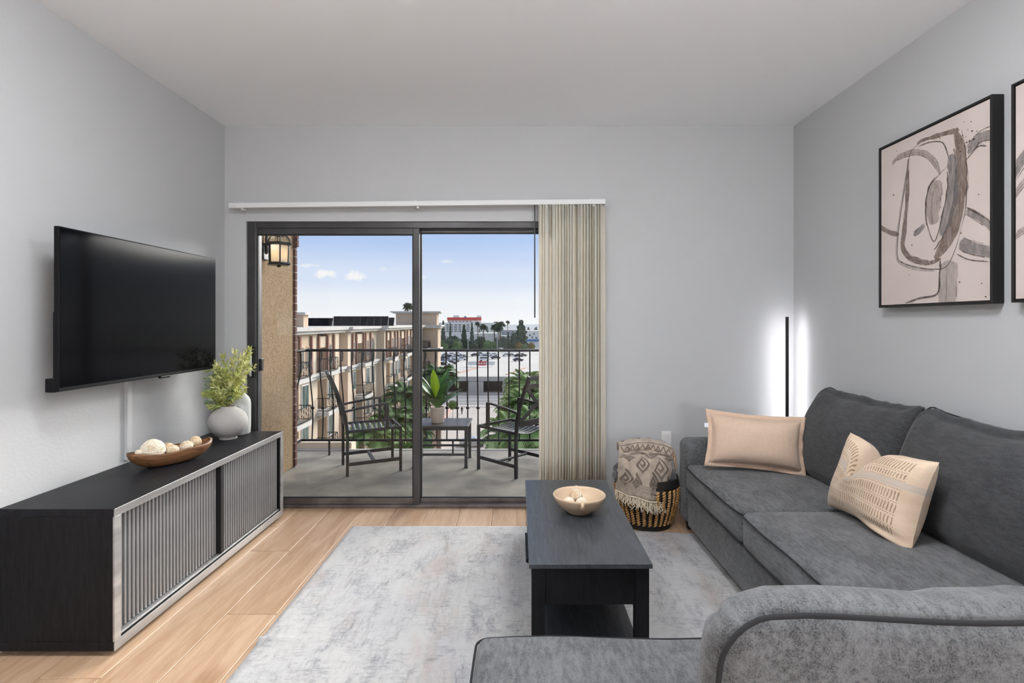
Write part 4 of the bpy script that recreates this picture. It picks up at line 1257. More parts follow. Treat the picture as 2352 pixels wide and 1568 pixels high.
for k in range(2):
    link('brick', bme, 'brick', bp, .003, loc=(-2.085, 5.136, 2.055 + k * .0735), segs=1)
struct(MB().box(-2.45, -1.80, 5.875, 6.05, -.10, .045).obj('ledge', 'pale_stucco', bevel=.01), 'low stucco ledge beyond the balcony rail')

# wall lantern
ln = thing('wall_lantern', 'black hexagonal wall lantern lit warm on the stucco balcony wall', 'wall lamp', (-2.0, 4.55, 1.80))
MB().lathe([(0, 0), (.013, .0), (.02, .012), (.09, .016), (.098, .028), (.088, .040), (0, .040)], 6, (0, 0, 0)).obj('bottom_plate', 'black_paint', ln)
hexr = [(.078 * math.cos(PI / 3 * k), .078 * math.sin(PI / 3 * k)) for k in range(6)]
m = MB()
for k in range(6):
    (a, b) = hexr[k]
    m.bar((a, b, .035), (a * 1.06, b * 1.06, .185), .009, .009)
m.obj('corner_bars', 'black_paint', ln)
pan = None
for k in range(6):
    (a, b), (c, d) = hexr[k], hexr[(k + 1) % 6]
    MB().add([(a * .97, b * .97, .04), (c * .97, d * .97, .04), (c * 1.03, d * 1.03, .185), (a * 1.03, b * 1.03, .185)], [(0, 1, 2, 3)]).obj('glass_panel', 'lantern_glass', ln)
MB().lathe([(.086, .18), (.104, .186), (.108, .196), (.092, .206)], 6).obj('roof_ring', 'black_paint', ln)
m = MB()
for k in range(6):
    t = PI / 3 * k
    m.tube([(.096 * math.cos(q * .36) * math.cos(t), .096 * math.cos(q * .36) * math.sin(t), .200 + .085 * math.sin(q * .36)) for q in range(5)], .005, 5)
m.obj('roof_ribs', 'black_paint', ln)
MB().lathe([(.092 * math.cos(q * .3), .200 + .080 * math.sin(q * .3)) for q in range(5)] + [(0, .284)], 6).obj('roof_glass', 'lantern_clear', ln)
MB().lathe([(0, .275), (.018, .278), (.012, .30), (.016, .31), (0, .325)], 10).obj('finial', 'black_paint', ln)
MB().ball((0, 0, .105), .026, 12, 8, (1, 1, 1.3)).obj('bulb', 'bulb_glow', ln, smooth=True)
m = MB().tube(smooth_path([(-.118, 0, .12), (-.10, 0, .13), (-.105, 0, .25), (-.07, 0, .33), (-.02, 0, .33), (0, 0, .31)], 5), .011, 6)
m.obj('arm', 'black_paint', ln, smooth=True)
MB().rbox(-.114, 0, .13, .016, .09, .14, .007, 2).obj('back_plate', 'black_paint', ln)

# railing with belly bars
rl = thing('balcony_railing', 'black wrought iron balcony railing with bellied bars and scrolls', 'railing', (0, 5.55, -.03))
MB().tube([(-2.17, -.75, 1.085), (-2.17, -.06, 1.085), (-2.155, -.02, 1.085), (-2.12, 0, 1.085), (1.9, 0, 1.085)], .014, 8).obj('top_rail', 'wrought_iron', rl, smooth=True)
MB().bar((-2.235, .065, .155), (1.9, .065, .155), .016, .022).bar((-2.235, -.75, .155), (-2.235, .065, .155), .016, .022).obj('bottom_rail', 'wrought_iron', rl)
prof_b = smooth_path([(0, 0, 1.07), (0, -.004, .95), (0, .005, .85), (0, .035, .72), (0, .068, .59), (0, .085, .48), (0, .086, .36), (0, .078, .25), (0, .065, .155)], 4)
bar_me = MB().tube(prof_b, .0075, 6).mesh('bar', True)
cl_me = MB().lathe([(0, -.012), (.012, -.012), (.019, -.006), (.019, .006), (.012, .012), (0, .012)], 10).mesh('collar', True)
spi = [(0, .0, .985)] + [(0, .004 + .028 * (1 - .0) * 0, .985)]
spi = [(0, .030 + .030 * math.cos(t), 1.035 + .034 * math.sin(t)) for t in [PI - k * .42 for k in range(9)]] 
spi += [(0, .052, .985), (0, .044, .968), (0, .036, .975)]
sc_me = MB().tube(spi, .0065, 6).mesh('scroll', True)
spots = [(-2.127 + .107 * i, 0, 0) for i in range(32)]
for (x, y, r_) in spots + [(-2.17, -.12, PI / 2), (-2.17, -.23, PI / 2), (-2.17, -.34, PI / 2), (-2.17, -.45, PI / 2)]:
    b = link('bar', bar_me, 'wrought_iron', rl, loc=(x, y, 0))
    b.rotation_euler = (0, 0, r_)
    link('collar', cl_me, 'wrought_iron', b, loc=(0, .0845, .485))
    link('scroll', sc_me, 'wrought_iron', b, loc=(0, -.006, .005))
for x in (-1.947, -.672, .6, 1.8):
    MB().box(x - .008, x + .008, .057, .073, 0, .145).obj('foot_post', 'wrought_iron', rl)

# patio chairs
def chair_parts(root):
    # local: +x to the front, y across, z up from floor
    HW, D = .215, .47
    for sy in (-1, 1):
        MB().bar((D, sy * HW, 0), (D, sy * HW, .415), .024, .024).obj('leg', 'patio_metal', root, bevel=.003)
        pth = [(.0, sy * HW, 0), (.0, sy * HW, .36), (-.015, sy * HW, .52), (-.075, sy * HW, .72), (-.15, sy * HW, .905)]
        m = MB()
        for a, b in zip(pth, pth[1:]): m.bar(a, b, .024, .028)
        m.obj('back_post', 'patio_metal', root, bevel=.003)
        MB().bar((.012, sy * HW, .395), (D - .012, sy * HW, .405), .022, .024).obj('seat_rail', 'patio_metal', root, bevel=.003)
        MB().bar((.012, sy * HW, .105), (D - .012, sy * HW, .115), .016, .030).obj('stretcher', 'patio_metal', root, bevel=.002)
        q = [(-.03, sy * HW, .575), (.10, sy * HW, .60), (.28, sy * HW, .625), (.36, sy * HW, .628)]
        m = MB()
        for a, b in zip(q, q[1:]): m.bar(a, b, .028, .018)
        m.obj('armrest', 'patio_metal', root, bevel=.003)
        MB().bar((.348, sy * HW, .62), (.348, sy * HW, .41), .026, .030).obj('arm_support', 'patio_metal', root, bevel=.003)
    MB().bar((.235, -HW, .11), (.235, HW, .11), .030, .016).obj('cross_stretcher', 'patio_metal', root, bevel=.002)
    MB().bar((D, -HW, .405), (D, HW, .405), .022, .022).obj('front_rail', 'patio_metal', root, bevel=.002)
    sl = MB()
    sl.grid(lambda u, v: (-.017 + .034 * u, -HW + .014 + (2 * HW - .028) * v, .402 - .035 * math.sin(PI * v)), 1, 10)
    me = sl.mesh('seat_slat', True)
    for i in range(9):
        o = link('seat_slat', me, 'patio_slat', root, loc=(.035 + i * .050, 0, 0))
        t = o.modifiers.new('thickness', 'SOLIDIFY'); t.thickness = .005
    for (za, w_, x_) in ((.885, .040, -.140), (.815, .040, -.112), (.475, .05, -.010)):
        cv = [(x_ - .015 * math.sin(PI * k / 6), -HW + 2 * HW * k / 6, za) for k in range(7)]
        m = MB()
        for a, b in zip(cv, cv[1:]): m.bar(a, b, .012, w_)
        m.obj('back_rail', 'patio_back', root)
    for s_ in (-1, 1):
        MB().bar((-.106, s_ * (HW - .02), .80), (-.022, -s_ * (HW - .02), .49), .036, .012, (1, 0, 0)).obj('back_cross', 'patio_back', root, bevel=.002)
c1 = thing('patio_chair', 'black metal patio armchair standing by the stucco wall and facing the small table', 'chair', (-1.60, 5.035, -.03), math.atan2(.19, .45), 'black metal patio chairs')
chair_parts(c1)
c2 = dup(c1, (.125, 4.925, -.03), (0, 0, math.atan2(.33, -.37)), 'black metal patio armchair partly hidden by the vertical blind')
# patio side table
st = thing('patio_table', 'small square black metal patio table between the two balcony chairs', 'table', (-.735, 5.32, -.03))
MB().box(-.27, .27, -.215, .215, .380, .398).obj('tabletop', 'table_metal', st, bevel=.003)
for x in (-.245, .245):
    for y in (-.195, .195):
        MB().box(x - .014, x + .014, y - .014, y + .014, 0, .38).obj('leg', 'patio_metal', st, bevel=.002)
        MB().box(x - .017, x + .017, y - .017, y + .017, 0, .012).obj('foot_cap', 'rubber', st)
for y in (-.195, .195):
    MB().box(-.231, .231, y - .008, y + .008, .115, .135).obj('stretcher', 'patio_metal', st)
MB().box(-.231, .231, -.205, -.185, .355, .38).box(-.231, .231, .185, .205, .355, .38).obj('apron', 'patio_metal', st)
# potted plant
pt = thing('potted_plant', 'broad-leaved green plant with one lime leaf in a beige pot on the patio table', 'plant', (-.782, 5.29, .368))
MB().lathe([(0, 0), (.055, 0), (.060, .006), (.067, .14), (.070, .144), (.070, .152), (.063, .152), (.060, .135), (0, .13)], 32).obj('pot', 'pot', pt, smooth=True)
MB().lathe([(0, .130), (.061, .130), (0, .136)], 24).obj('soil', 'soil', pt)
R = random.Random(12)
def broad_leaf(az, lean, L, wd, mt, z0=.12, droop=.6):
    def f(u, v):
        t = u; s_ = 2 * v - 1
        wdt = wd * (math.sin(PI * min(1, max(0, (t - .18) / .82)) ** .8) ** .8 if t > .18 else .0) + .004
        ang = lean + droop * t * t
        # arc in the vertical plane of the leaf
        r = L * t * math.sin(lean + droop * t * .5); z = z0 + L * t * math.cos(lean + droop * t * .5)
        fold = abs(s_) * wdt * .35
        x = r * math.cos(az) - s_ * wdt * math.sin(az) - fold * math.cos(az) * math.cos(ang) * .6
        y = r * math.sin(az) + s_ * wdt * math.cos(az) - fold * math.sin(az) * math.cos(ang) * .6
        return Vector((x, y, z + fold * .6))
    MB().grid(f, 14, 6).obj('leaf', mt, pt, smooth=True)
for i in range(17):
    az = i * 2.399; k = i / 16
    if abs(((az + 1.75 + PI) % (2 * PI)) - PI) < .75 and k < .75: continue
    broad_leaf(az, .10 + .55 * k + R.uniform(-.05, .05), .40 - .08 * k + R.uniform(-.03, .05), .050 + R.uniform(0, .014), 'leaf_dark' if i % 3 else 'leaf_mid', droop=.3 + .6 * k)
broad_leaf(-2.0, .36, .37, .048, 'leaf_lime', droop=-.30, z0=.16)
broad_leaf(-1.2, .55, .26, .045, 'leaf_mid', droop=.5)
broad_leaf(-2.2, .62, .25, .045, 'leaf_dark', droop=.5)

# ================================================================== the view: ground, street, parking deck
GZ = 1.34 - 20.0
struct(MB().box(-1500, 1500, 20, 4000, GZ - 2, GZ - .05).obj('ground', 'dirt'), 'flat ground of the district below the balcony')
struct(MB().box(-160, 220, 131, 151, GZ - .05, GZ).obj('street', 'asphalt'))
for y in (134.6, 140.9, 147.4):
    struct(MB().box(-160, 220, y, y + .25, GZ, GZ + .02).obj('lane_line', 'far_white'))
wk = struct(MB().box(-26, 6, 14, 128, GZ - .04, GZ + .02).obj('walkway', 'pavement'))
struct(MB().box(-30, 220, 128, 131, GZ - .04, GZ + .12).obj('sidewalk', 'pavement'))
struct(MB().box(-30, 220, 151, 154.5, GZ - .04, GZ + .12).obj('sidewalk', 'pavement'))
for (x0, y0, x1, y1) in ((-14.0, 40, -15.6, 131), (6.0, 30, 6.4, 128)):
    struct(MB().bar((x0, y0, GZ + .15), (x1, y1, GZ + .15), .6, .3).obj('kerb', 'kerb_red'))
DZK = 1.34 - 16.0
dk_ = MB().box(-60, 240, 156, 303.4, DZK - .8, DZK); struct(dk_.obj('parking_deck', 'deck_concrete'), 'pale concrete parking deck roof beyond the street')
dp = bpy.data.objects['parking_deck']
MB().box(-60, 240, 155.6, 156, DZK - .8, DZK + .5).obj('parapet', 'deck_concrete', dp)
MB().box(-60, 240, 160, 161, GZ, DZK - .8).obj('inner_wall', 'lot_dark', dp)
for i, x in enumerate(range(-58, 60, 9)):
    MB().box(x - .45, x + .45, 156, 157, GZ, DZK - .8).obj('column', 'deck_concrete', dp)
MB().box(-14.2, -9.9, 155.2, 156, GZ, DZK - .9).obj('entrance_wall', 'deck_concrete', dp)
for x in (-20, -3.5, 14):
    MB().bar((x, 166, DZK + .15), (x + 6, 190, DZK + .15), .5, .3).obj('ramp_kerb', 'kerb_red', dp)
sg_ = thing('deck_sign', 'red and white sign board standing on the parking deck', 'sign', (at(1107, 846, 196).x, 196, DZK))
MB().box(-5.0, 4.6, -.05, .05, .6, 1.9).obj('board', 'far_white', sg_)
MB().box(-1.8, 1.5, -.08, -.05, .45, 2.0).obj('red_panel', 'sign_red', sg_)
for k in range(3): MB().box(-1.3 + k * .95, -.75 + k * .95, -.1, -.08, .9, 1.5).obj('white_mark', 'far_white', sg_)
for x in (-4, 3.6): MB().box(x - .08, x + .08, -.05, .05, 0, .6).obj('post', 'steel_pale', sg_)

# cars
def make_car(label, mt, loc, rz, van=False):
    t = thing('parked_car', label, 'car', loc, rz, 'cars on the parking deck')
    if van: pf = [(-2.3, .35), (2.3, .35), (2.35, .9), (1.9, 1.15), (1.5, 1.85), (-2.2, 1.95), (-2.35, 1.0)]
    else: pf = [(-2.15, .32), (2.15, .32), (2.2, .75), (1.25, .92), (.55, 1.42), (-.95, 1.45), (-1.75, .98), (-2.2, .92)]
    MB().prism(pf, 'y', -.86, .86).obj('body', mt, t, bevel=.08)
    gw = [(1.05, .98), (.5, 1.34), (-.9, 1.37), (-1.5, 1.0)] if not van else [(1.75, 1.2), (1.42, 1.7), (-1.9, 1.75), (-1.9, 1.2)]
    MB().prism(gw, 'y', -.875, .875).obj('side_windows', 'car_glass', t)
    for x in (-1.35, 1.35):
        for y in (-.8, .8):
            MB().cyl((0, 0, -.1), .32, .2, 12).xf(Matrix.Translation((x, y, .32)) @ Matrix.Rotation(PI / 2, 4, 'X')).obj('wheel', 'tyre', t)
    return t
proto = {}
cars = [(1012, 838, 's', 'w'), (1024, 838, 's', 'w'), (1036, 836, 's', 'd'), (1018, 832, 's', 'b'), (1030, 829, 's', 's'), (1044, 831, 's', 's'), (1020, 825, 's', 'd'), (1034, 822, 's', 'd'), (1046, 824, 's', 'w'),
        (1024, 818, 's', 's'), (1038, 816, 's', 'w'), (1056, 822, 's', 'd'), (1064, 821, 's', 'd'), (1060, 827, 's', 'w'), (1052, 815, 's', 'w'),
        (1092, 818, 's', 'd'), (1104, 815, 's', 's'), (1112, 829, 'v', 'w'), (1114, 821, 's', 's'), (1122, 816, 's', 'w'), (1138, 824, 's', 'd'), (1133, 817, 's', 'w'),
        (1164, 818, 's', 'w'), (1176, 818, 's', 's'), (1192, 819, 's', 'd'), (1190, 829, 's', 'd'), (1200, 818, 's', 'd')]
nm_ = {'w': 'white', 's': 'silver', 'd': 'dark', 'b': 'blue'}
where = lambda x: 'in the crowded corner of the parking deck beside the apartment block' if x < 1070 else ('in the middle of the parking deck' if x < 1150 else 'at the blind end of the parking deck')
seen = {}
for (x, y, k, c) in sorted(cars, key=lambda q: -q[1]):
    Y = 16.0 * 1250 / (y - 740); p = at(x, y, Y)
    base_l = 'small ' + nm_[c] + (' van ' if k == 'v' else ' car ') + where(x)
    q = seen.get(base_l, 0); seen[base_l] = q + 1
    order = ['', ', second nearest of its colour', ', third nearest of its colour', ', fourth nearest of its colour', ', farthest of its colour', ', farthest row of its colour']
    lb = base_l + order[min(q, 5)]
    lb = lb.replace('in the crowded corner of the parking deck beside the apartment block', 'in the crowded deck corner by the apartments').replace('in the middle of the parking deck', 'amid the parking deck').replace('at the blind end of the parking deck', 'on the deck near the blind')
    rz = (0 if (x * 7 + y) % 3 else .25) + (PI if x % 2 else 0)
    if x in (1056, 1064): rz = -.9
    if (k, c) not in proto:
        proto[(k, c)] = make_car(lb, 'car_' + nm_[c], (p.x, Y, DZK), rz, k == 'v')
    else:
        dup(proto[(k, c)], (p.x, Y, DZK), (0, 0, rz), lb)
# car on the walkway drive below the balcony
make_car('pale car with clear windows on the drive below the balcony', 'car_silver', (at(1086, 1024, 88).x, 88, GZ + .03), .1)['group'] = 'cars below'

# person walking
pn = bpy.data.meshes.new('body')
J = {'pel': (0, 0, .93), 'wst': (0, .0, 1.10), 'chs': (0, 0, 1.33), 'nek': (0, 0, 1.48), 'hed': (0, -.01, 1.58), 'top': (0, -.01, 1.68),
     'ls': (-.18, 0, 1.40), 'le': (-.24, .06, 1.13), 'lh': (-.24, -.04, .90), 'rs': (.18, 0, 1.40), 're': (.24, -.04, 1.13), 'rh': (.23, -.16, .92),
     'lhp': (-.09, 0, .90), 'lk': (-.10, -.14, .50), 'la': (-.10, -.18, .07), 'lt': (-.10, -.32, .04), 'rhp': (.09, 0, .90), 'rk': (.10, .06, .50), 'ra': (.10, .26, .10), 'rt': (.10, .14, .03)}
keys = list(J); E_ = [('pel', 'wst'), ('wst', 'chs'), ('chs', 'nek'), ('nek', 'hed'), ('hed', 'top'), ('chs', 'ls'), ('ls', 'le'), ('le', 'lh'), ('chs', 'rs'), ('rs', 're'), ('re', 'rh'), ('pel', 'lhp'), ('lhp', 'lk'), ('lk', 'la'), ('la', 'lt'), ('pel', 'rhp'), ('rhp', 'rk'), ('rk', 'ra'), ('ra', 'rt')]
RR = {'pel': .14, 'wst': .13, 'chs': .16, 'nek': .06, 'hed': .10, 'top': .07, 'ls': .07, 'rs': .07, 'le': .05, 're': .05, 'lh': .04, 'rh': .04, 'lhp': .10, 'rhp': .10, 'lk': .065, 'rk': .065, 'la': .05, 'ra': .05, 'lt': .035, 'rt': .035}
pn.from_pydata([J[k] for k in keys], [(keys.index(a), keys.index(b)) for a, b in E_], [])
pr_ = thing('person', 'person in dark clothes walking along the drive toward the street', 'person', (at(1061, 950, 118).x, 118, GZ + .02), .4)
po = link('body', pn, 'person_clothes', pr_)
sk = po.modifiers.new('skin', 'SKIN'); ss = po.modifiers.new('sub', 'SUBSURF'); ss.levels = 1; ss.render_levels = 1
for i, k in enumerate(keys):
    pn.skin_vertices[0].data[i].radius = (RR[k], RR[k])
pn.skin_vertices[0].data[0].use_root = True
MB().ball((0, -.01, 1.62), .105, 10, 8, (.85, .95, 1.15)).obj('hair', 'person_clothes', pr_, smooth=True)

# ================================================================== apartment block across the court
ab = thing('apartment_building', 'long cream apartment building with balconies and solar panels across the court', 'building', (-15, 34, GZ))
AO = Vector((-15, 34, GZ))
TOP = .55
LV = [-2.41 - 2.95 * k for k in range(6)]       # balcony floors, top storey first
def A(x0, x1, y0, y1, z0, z1, nm, mt, par=ab):
    return MB().box(x0 - AO.x, x1 - AO.x, y0 - AO.y, y1 - AO.y, z0 - AO.z, z1 - AO.z).obj(nm, mt, par)
def arch_poly(c, w, z0, h, n=8):
    r = w / 2
    return [(c - r, z0), (c + r, z0)] + [(c + r * math.cos(PI * k / n), z0 + h - r + r * math.sin(PI * k / n)) for k in range(n + 1)]
def Pz(poly, x0, x1, nm, mt, par=ab):
    return MB().prism([(a - AO.y, b - AO.z) for a, b in poly], 'x', x0 - AO.x, x1 - AO.x).obj(nm, mt, par)
def rail_mesh(L, dep):
    m = MB(); h = 1.0
    for z in (.06, h): m.box(0, .04, 0, L, z, z + .05).box(-dep, 0, 0, .04, z, z + .05).box(-dep, 0, L - .04, L, z, z + .05)
    k = int(L / .16)
    for i in range(k + 1):
        y = L * i / k; m.bar((.02, y, .06), (.02 + .12, y, .35), .022, .022); m.bar((.14, y, .35), (.02, y, h), .022, .022)
    for i in range(int(dep / .16)):
        x = -i * .16
        m.box(x - .012, x + .012, 0, .024, .06, h).box(x - .012, x + .012, L - .024, L, .06, h)
    return m
def balcony(xf, y0, y1, zl, dep=.9):
    o = A(xf - .05, xf + dep, y0 - .15, y1 + .15, zl - .28, zl, 'balcony_slab', 'cornice')
    r = rail_mesh(y1 - y0 + .2, dep - .08)
    r.xf(Matrix.Translation((xf + dep - .1 - AO.x, y0 - .1 - AO.y, zl - AO.z))).obj('railing', 'wrought_iron', o)
def recess(xf, y0, y1, bal=True):
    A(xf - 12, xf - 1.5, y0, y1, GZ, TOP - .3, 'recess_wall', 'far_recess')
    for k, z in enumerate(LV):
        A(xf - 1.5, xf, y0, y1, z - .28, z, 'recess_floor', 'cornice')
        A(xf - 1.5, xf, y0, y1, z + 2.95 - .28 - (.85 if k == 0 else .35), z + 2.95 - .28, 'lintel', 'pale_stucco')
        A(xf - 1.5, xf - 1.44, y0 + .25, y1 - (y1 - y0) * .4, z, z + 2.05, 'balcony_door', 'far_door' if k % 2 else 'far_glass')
        if bal: balcony(xf, y0, y1, z)
def wall(xf, y0, y1, mt='cream_stucco', z1=TOP):
    A(xf - 12, xf, y0, y1, GZ, z1, 'wall_bay', mt)
def window(xf, c, w, z0, h, lit=False):
    f = A(xf, xf + .06, c - w / 2 - .08, c + w / 2 + .08, z0 - .08, z0 + h + .08, 'window', 'far_white')
    A(xf + .05, xf + .075, c - w / 2, c - .04, z0, z0 + h, 'pane', 'far_glass', f)
    A(xf + .05, xf + .075, c + .04, c + w / 2, z0, z0 + h, 'pane', 'far_glass', f)
def arches(xf, cs, w, z0, h):
    for c in cs:
        o = Pz(arch_poly(c, w + .16, z0, h + .1), xf, xf + .05, 'arch_surround', 'peach_stucco')
        Pz(arch_poly(c, w, z0, h), xf + .03, xf + .07, 'arched_window', 'far_door', o)
def brickstrip(xf, c, z0=None):
    A(xf, xf + .16, c - .11, c + .11, LV[0] if z0 is None else z0, TOP - .2, 'brick_pilaster', 'far_brick')
def bay_with_windows(xf, y0, y1, mt='cream_stucco', ar=0, win=True):
    wall(xf, y0, y1, mt)
    c = (y0 + y1) / 2; w = y1 - y0
    if ar: arches(xf, [y0 + w * (i + .5) / ar for i in range(ar)], min(.55, w / ar * .55), LV[0] + .5, 1.5)
    if win:
        for z in LV[1:]: window(xf, c, min(1.1, w * .6), z + .75, 1.5)
X1, X2, X3 = -15.0, -14.7, -14.0
recess(X1, 32.5, 37.2); bay_with_windows(X1, 37.2, 39.3, ar=2); bay_with_windows(X1, 39.3, 40.7, 'pale_stucco', win=False)
recess(X1, 40.7, 42.7); bay_with_windows(X1, 42.7, 44.1, ar=1); wall(X1 + .12, 44.1, 45.2, 'pale_stucco'); wall(X1 - .35, 45.2, 47.0, 'peach_stucco')
for c in (37.2, 39.3, 40.75, 42.65, 44.1): brickstrip(X1, c)
wall(X2, 47.0, 48.1, 'pale_stucco'); bay_with_windows(X2, 48.1, 49.3, ar=1); recess(X2, 49.3, 51.5); wall(X2, 51.5, 52.2, 'pale_stucco')
bay_with_windows(X2, 52.2, 54.0, ar=2); wall(X2, 54.0, 55.8)
o = Pz(arch_poly(54.9, 1.3, LV[0] + .1, 2.1), X2, X2 + .05, 'arch_surround', 'far_brick'); Pz(arch_poly(54.9, 1.05, LV[0] + .1, 1.95), X2 + .03, X2 + .07, 'arched_window', 'far_glass', o)
for z in LV[1:]: window(X2, 54.9, 1.1, z + .6, 1.7)
wall(X2, 55.8, 57.0, 'pale_stucco')
for c in (48.15, 49.25, 51.55, 52.2, 54.0): brickstrip(X2, c)
wall(X3, 57.0, 57.7, 'pale_stucco')
y = 57.7; pat_ = ['r', 'a3', 'w', 'a2', 'r', 'a1', 'w', 'r', 'a2', 'w']; wid = [1.8, 2.1, 1.4, 1.7, 2.3, 1.5, 2.2, 2.8, 2.6, 3.6]
for t_, w_ in zip(pat_, wid):
    if t_ == 'r': recess(X3, y, y + w_)
    elif t_ == 'w':
        wall(X3, y, y + w_); A(X3, X3 + .06, y + .3, y + w_ - .3, LV[0], LV[0] + 2.0, 'tall_window', 'far_door')
        for z in LV[1:]: window(X3, y + w_ / 2, min(1.2, w_ * .6), z + .6, 1.7)
    else: bay_with_windows(X3, y, y + w_, ar=int(t_[1]))
    brickstrip(X3, y); y += w_
# end block stepping out
A(-30, -11.80, 80, 83, GZ, TOP, 'end_block', 'cream_stucco')
for z in LV[:5]: balcony(-14.1, 77.2, 79.4, z, 1.3)
def cornice_run(x, y0, y1, z, h=.45, o_=.35, xl=-32):
    o = A(xl, x + o_, y0, y1, z, z + h * .5, 'cornice', 'cornice')
    A(xl, x + o_ + .2, y0 - .0, y1, z + h * .5, z + h, 'cornice_cap', 'cornice', o)
cornice_run(X1, 32.5, 47, TOP - .05); cornice_run(X2, 46.7, 57.2, TOP - .05); cornice_run(X3, 56.6, 80, TOP - .05)
cornice_run(-11.8, 79.5, 83.4, TOP - .05)
for (x, y0, y1) in ((X1, 32.5, 47), (X2, 46.8, 57.2), (X3, 56.8, 57.7), (-11.8, 79.6, 83.3)):
    A(x - .05, x + .22, y0, y1, LV[0] - .45, LV[0] - .2, 'belt_course', 'cornice'); A(x - .05, x + .34, y0, y1, LV[0] - .2, LV[0] - .02, 'belt_course', 'cornice')
A(-30, -11.45, 79.6, 80, LV[0] - .45, LV[0] - .2, 'belt_course', 'cornice'); A(-30, -11.35, 79.5, 80, LV[0] - .2, LV[0] - .02, 'belt_course', 'cornice')
# roof tower and the roof house
tw = A(-18.2, -12.1, 81, 83, .9, 2.78, 'roof_tower', 'cream_stucco')
A(-18.6, -11.75, 80.6, 83.4, 2.66, 2.80, 'tower_cornice', 'cornice', tw); A(-18.9, -11.45, 80.3, 83.7, 2.80, 2.98, 'tower_cornice', 'cornice', tw)
rh = A(-24, -17.35, 44, 45, .9, 2.0, 'roof_house', 'cream_stucco'); A(-24.3, -17.1, 43.7, 45.3, 1.95, 2.15, 'roof_house_cornice', 'cornice', rh)
A(-31, -14.9, 33, 80, .75, .93, 'roof', 'cornice')
# solar arrays on the roof
for (xa, xb, ya, yb, Yp, k) in ((682, 762, 730, 748.5, 58, 5), (763, 890, 726, 748, 60, 8), (890, 904, 729, 748, 60.5, 1)):
    for i in range(k):
        pa, pb = at(xa + (xb - xa) * i / k, yb, Yp), at(xa + (xb - xa) * (i + .975) / k, ya, Yp)
        v = [(pa.x, Yp, pa.z), (pb.x, Yp, pa.z), (pb.x, Yp + .5, pb.z), (pa.x, Yp + .5, pb.z)]
        m = MB(); vv = [tuple(Vector(q) - AO) for q in v]; m.add(vv + [(q[0], q[1] + .05, q[2] - .02) for q in vv], [(0, 1, 2, 3), (7, 6, 5, 4), (0, 4, 5, 1), (1, 5, 6, 2), (2, 6, 7, 3), (3, 7, 4, 0)])
        o = m.obj('solar_panel', 'solar', ab)
        A(pb.x - .04, pb.x, Yp + .52, Yp + .58, .93, pb.z + .05, 'support', 'steel_pale', o)

# ================================================================== trees
def leaf_crown(shape, n, size, seed):
    R = random.Random(seed); m = MB()
    for _ in range(n):
        if shape == 'round':
            d = Vector((R.gauss(0, 1), R.gauss(0, 1), R.gauss(0, 1))).normalized()
            k = .82 + .28 * noise.noise(d * 2.2 + Vector((seed, 0, 0)))
            p = d * k * R.uniform(.72, 1.0); p.z = p.z * .8 + .9
        else:
            h = R.random() ** .75; r = (1 - h) ** .8 * (.36 if shape == 'cone' else .0) + .02
            if shape == 'column': r = .34 * math.sin(PI * min(.97, h * .9 + .12)) ** .6
            t = R.uniform(0, 2 * PI); rr = r * R.uniform(.55, 1.05) * (1 + .25 * math.sin(h * 40))
            p = Vector((rr * math.cos(t), rr * math.sin(t), .1 + h * 1.9)); d = Vector((math.cos(t), math.sin(t), .3)).normalized()
        a = (d + Vector((R.gauss(0, .5), R.gauss(0, .5), R.gauss(0, .5)))).normalized(); u = a.orthogonal().normalized(); v = a.cross(u)
        an = R.uniform(0, PI); u, v = u * math.cos(an) + v * math.sin(an), v * math.cos(an) - u * math.sin(an)
        s_ = size * R.uniform(.6, 1.3)
        m.add([p - u * s_ - v * s_ * .4, p + u * s_ * .3 - v * s_ * .7, p + u * s_ + v * s_ * .2, p - u * s_ * .2 + v * s_ * .8], [(0, 1, 2, 3)])
    if shape == 'round': m.ball((0, 0, .9), .62, 12, 8, (1, 1, .8))
    elif shape == 'cone': m.lathe([(0, .1), (.24, .14), (.13, 1.0), (0, 1.85)], 8)
    else: m.lathe([(0, .1), (.18, .2), (.25, .9), (.18, 1.6), (0, 1.85)], 8)
    return m.mesh('crown')
crowns = {}
for sh, k in (('round', 3), ('cone', 2), ('column', 1)):
    for i in range(k): crowns[(sh, i)] = leaf_crown(sh, 1300, .085 if sh == 'round' else .075, 11 * i + len(sh))
trunk_me = MB().lathe([(0, -.2), (.05, -.2), (.035, .5), (.02, .9), (0, 1.0)], 7).mesh('trunk')
tree_mesh_cache = {}
def tree(px, ybase, ytop, wpx, Y, sh, var, mt, label, group='trees beyond the parking deck'):
    b = at(px, ybase, Y); t = at(px, ytop, Y); b.z = DZK if Y <= 303 else GZ; H = t.z - b.z
    o = thing('tree', label, 'tree', b, rnd.uniform(0, 6), group)
    key_ = (sh, var, mt)
    if key_ not in tree_mesh_cache:
        me = crowns[(sh, var)].copy(); me.materials.clear(); me.materials.append(MATS[mt]); tree_mesh_cache[key_] = me
    c = link('crown', tree_mesh_cache[key_], None, o)
    w = wpx / 1250 * Y
    hw = {'round': 1.0, 'cone': .36, 'column': .34}[sh]; hh = {'round': 1.75, 'cone': 2.0, 'column': 2.0}[sh]
    c.scale = (w / 2 / hw, w / 2 / hw, H / hh)
    tk = link('trunk', trunk_me, 'palm_trunk', o); tk.scale = (H * .4, H * .4, H * .5)
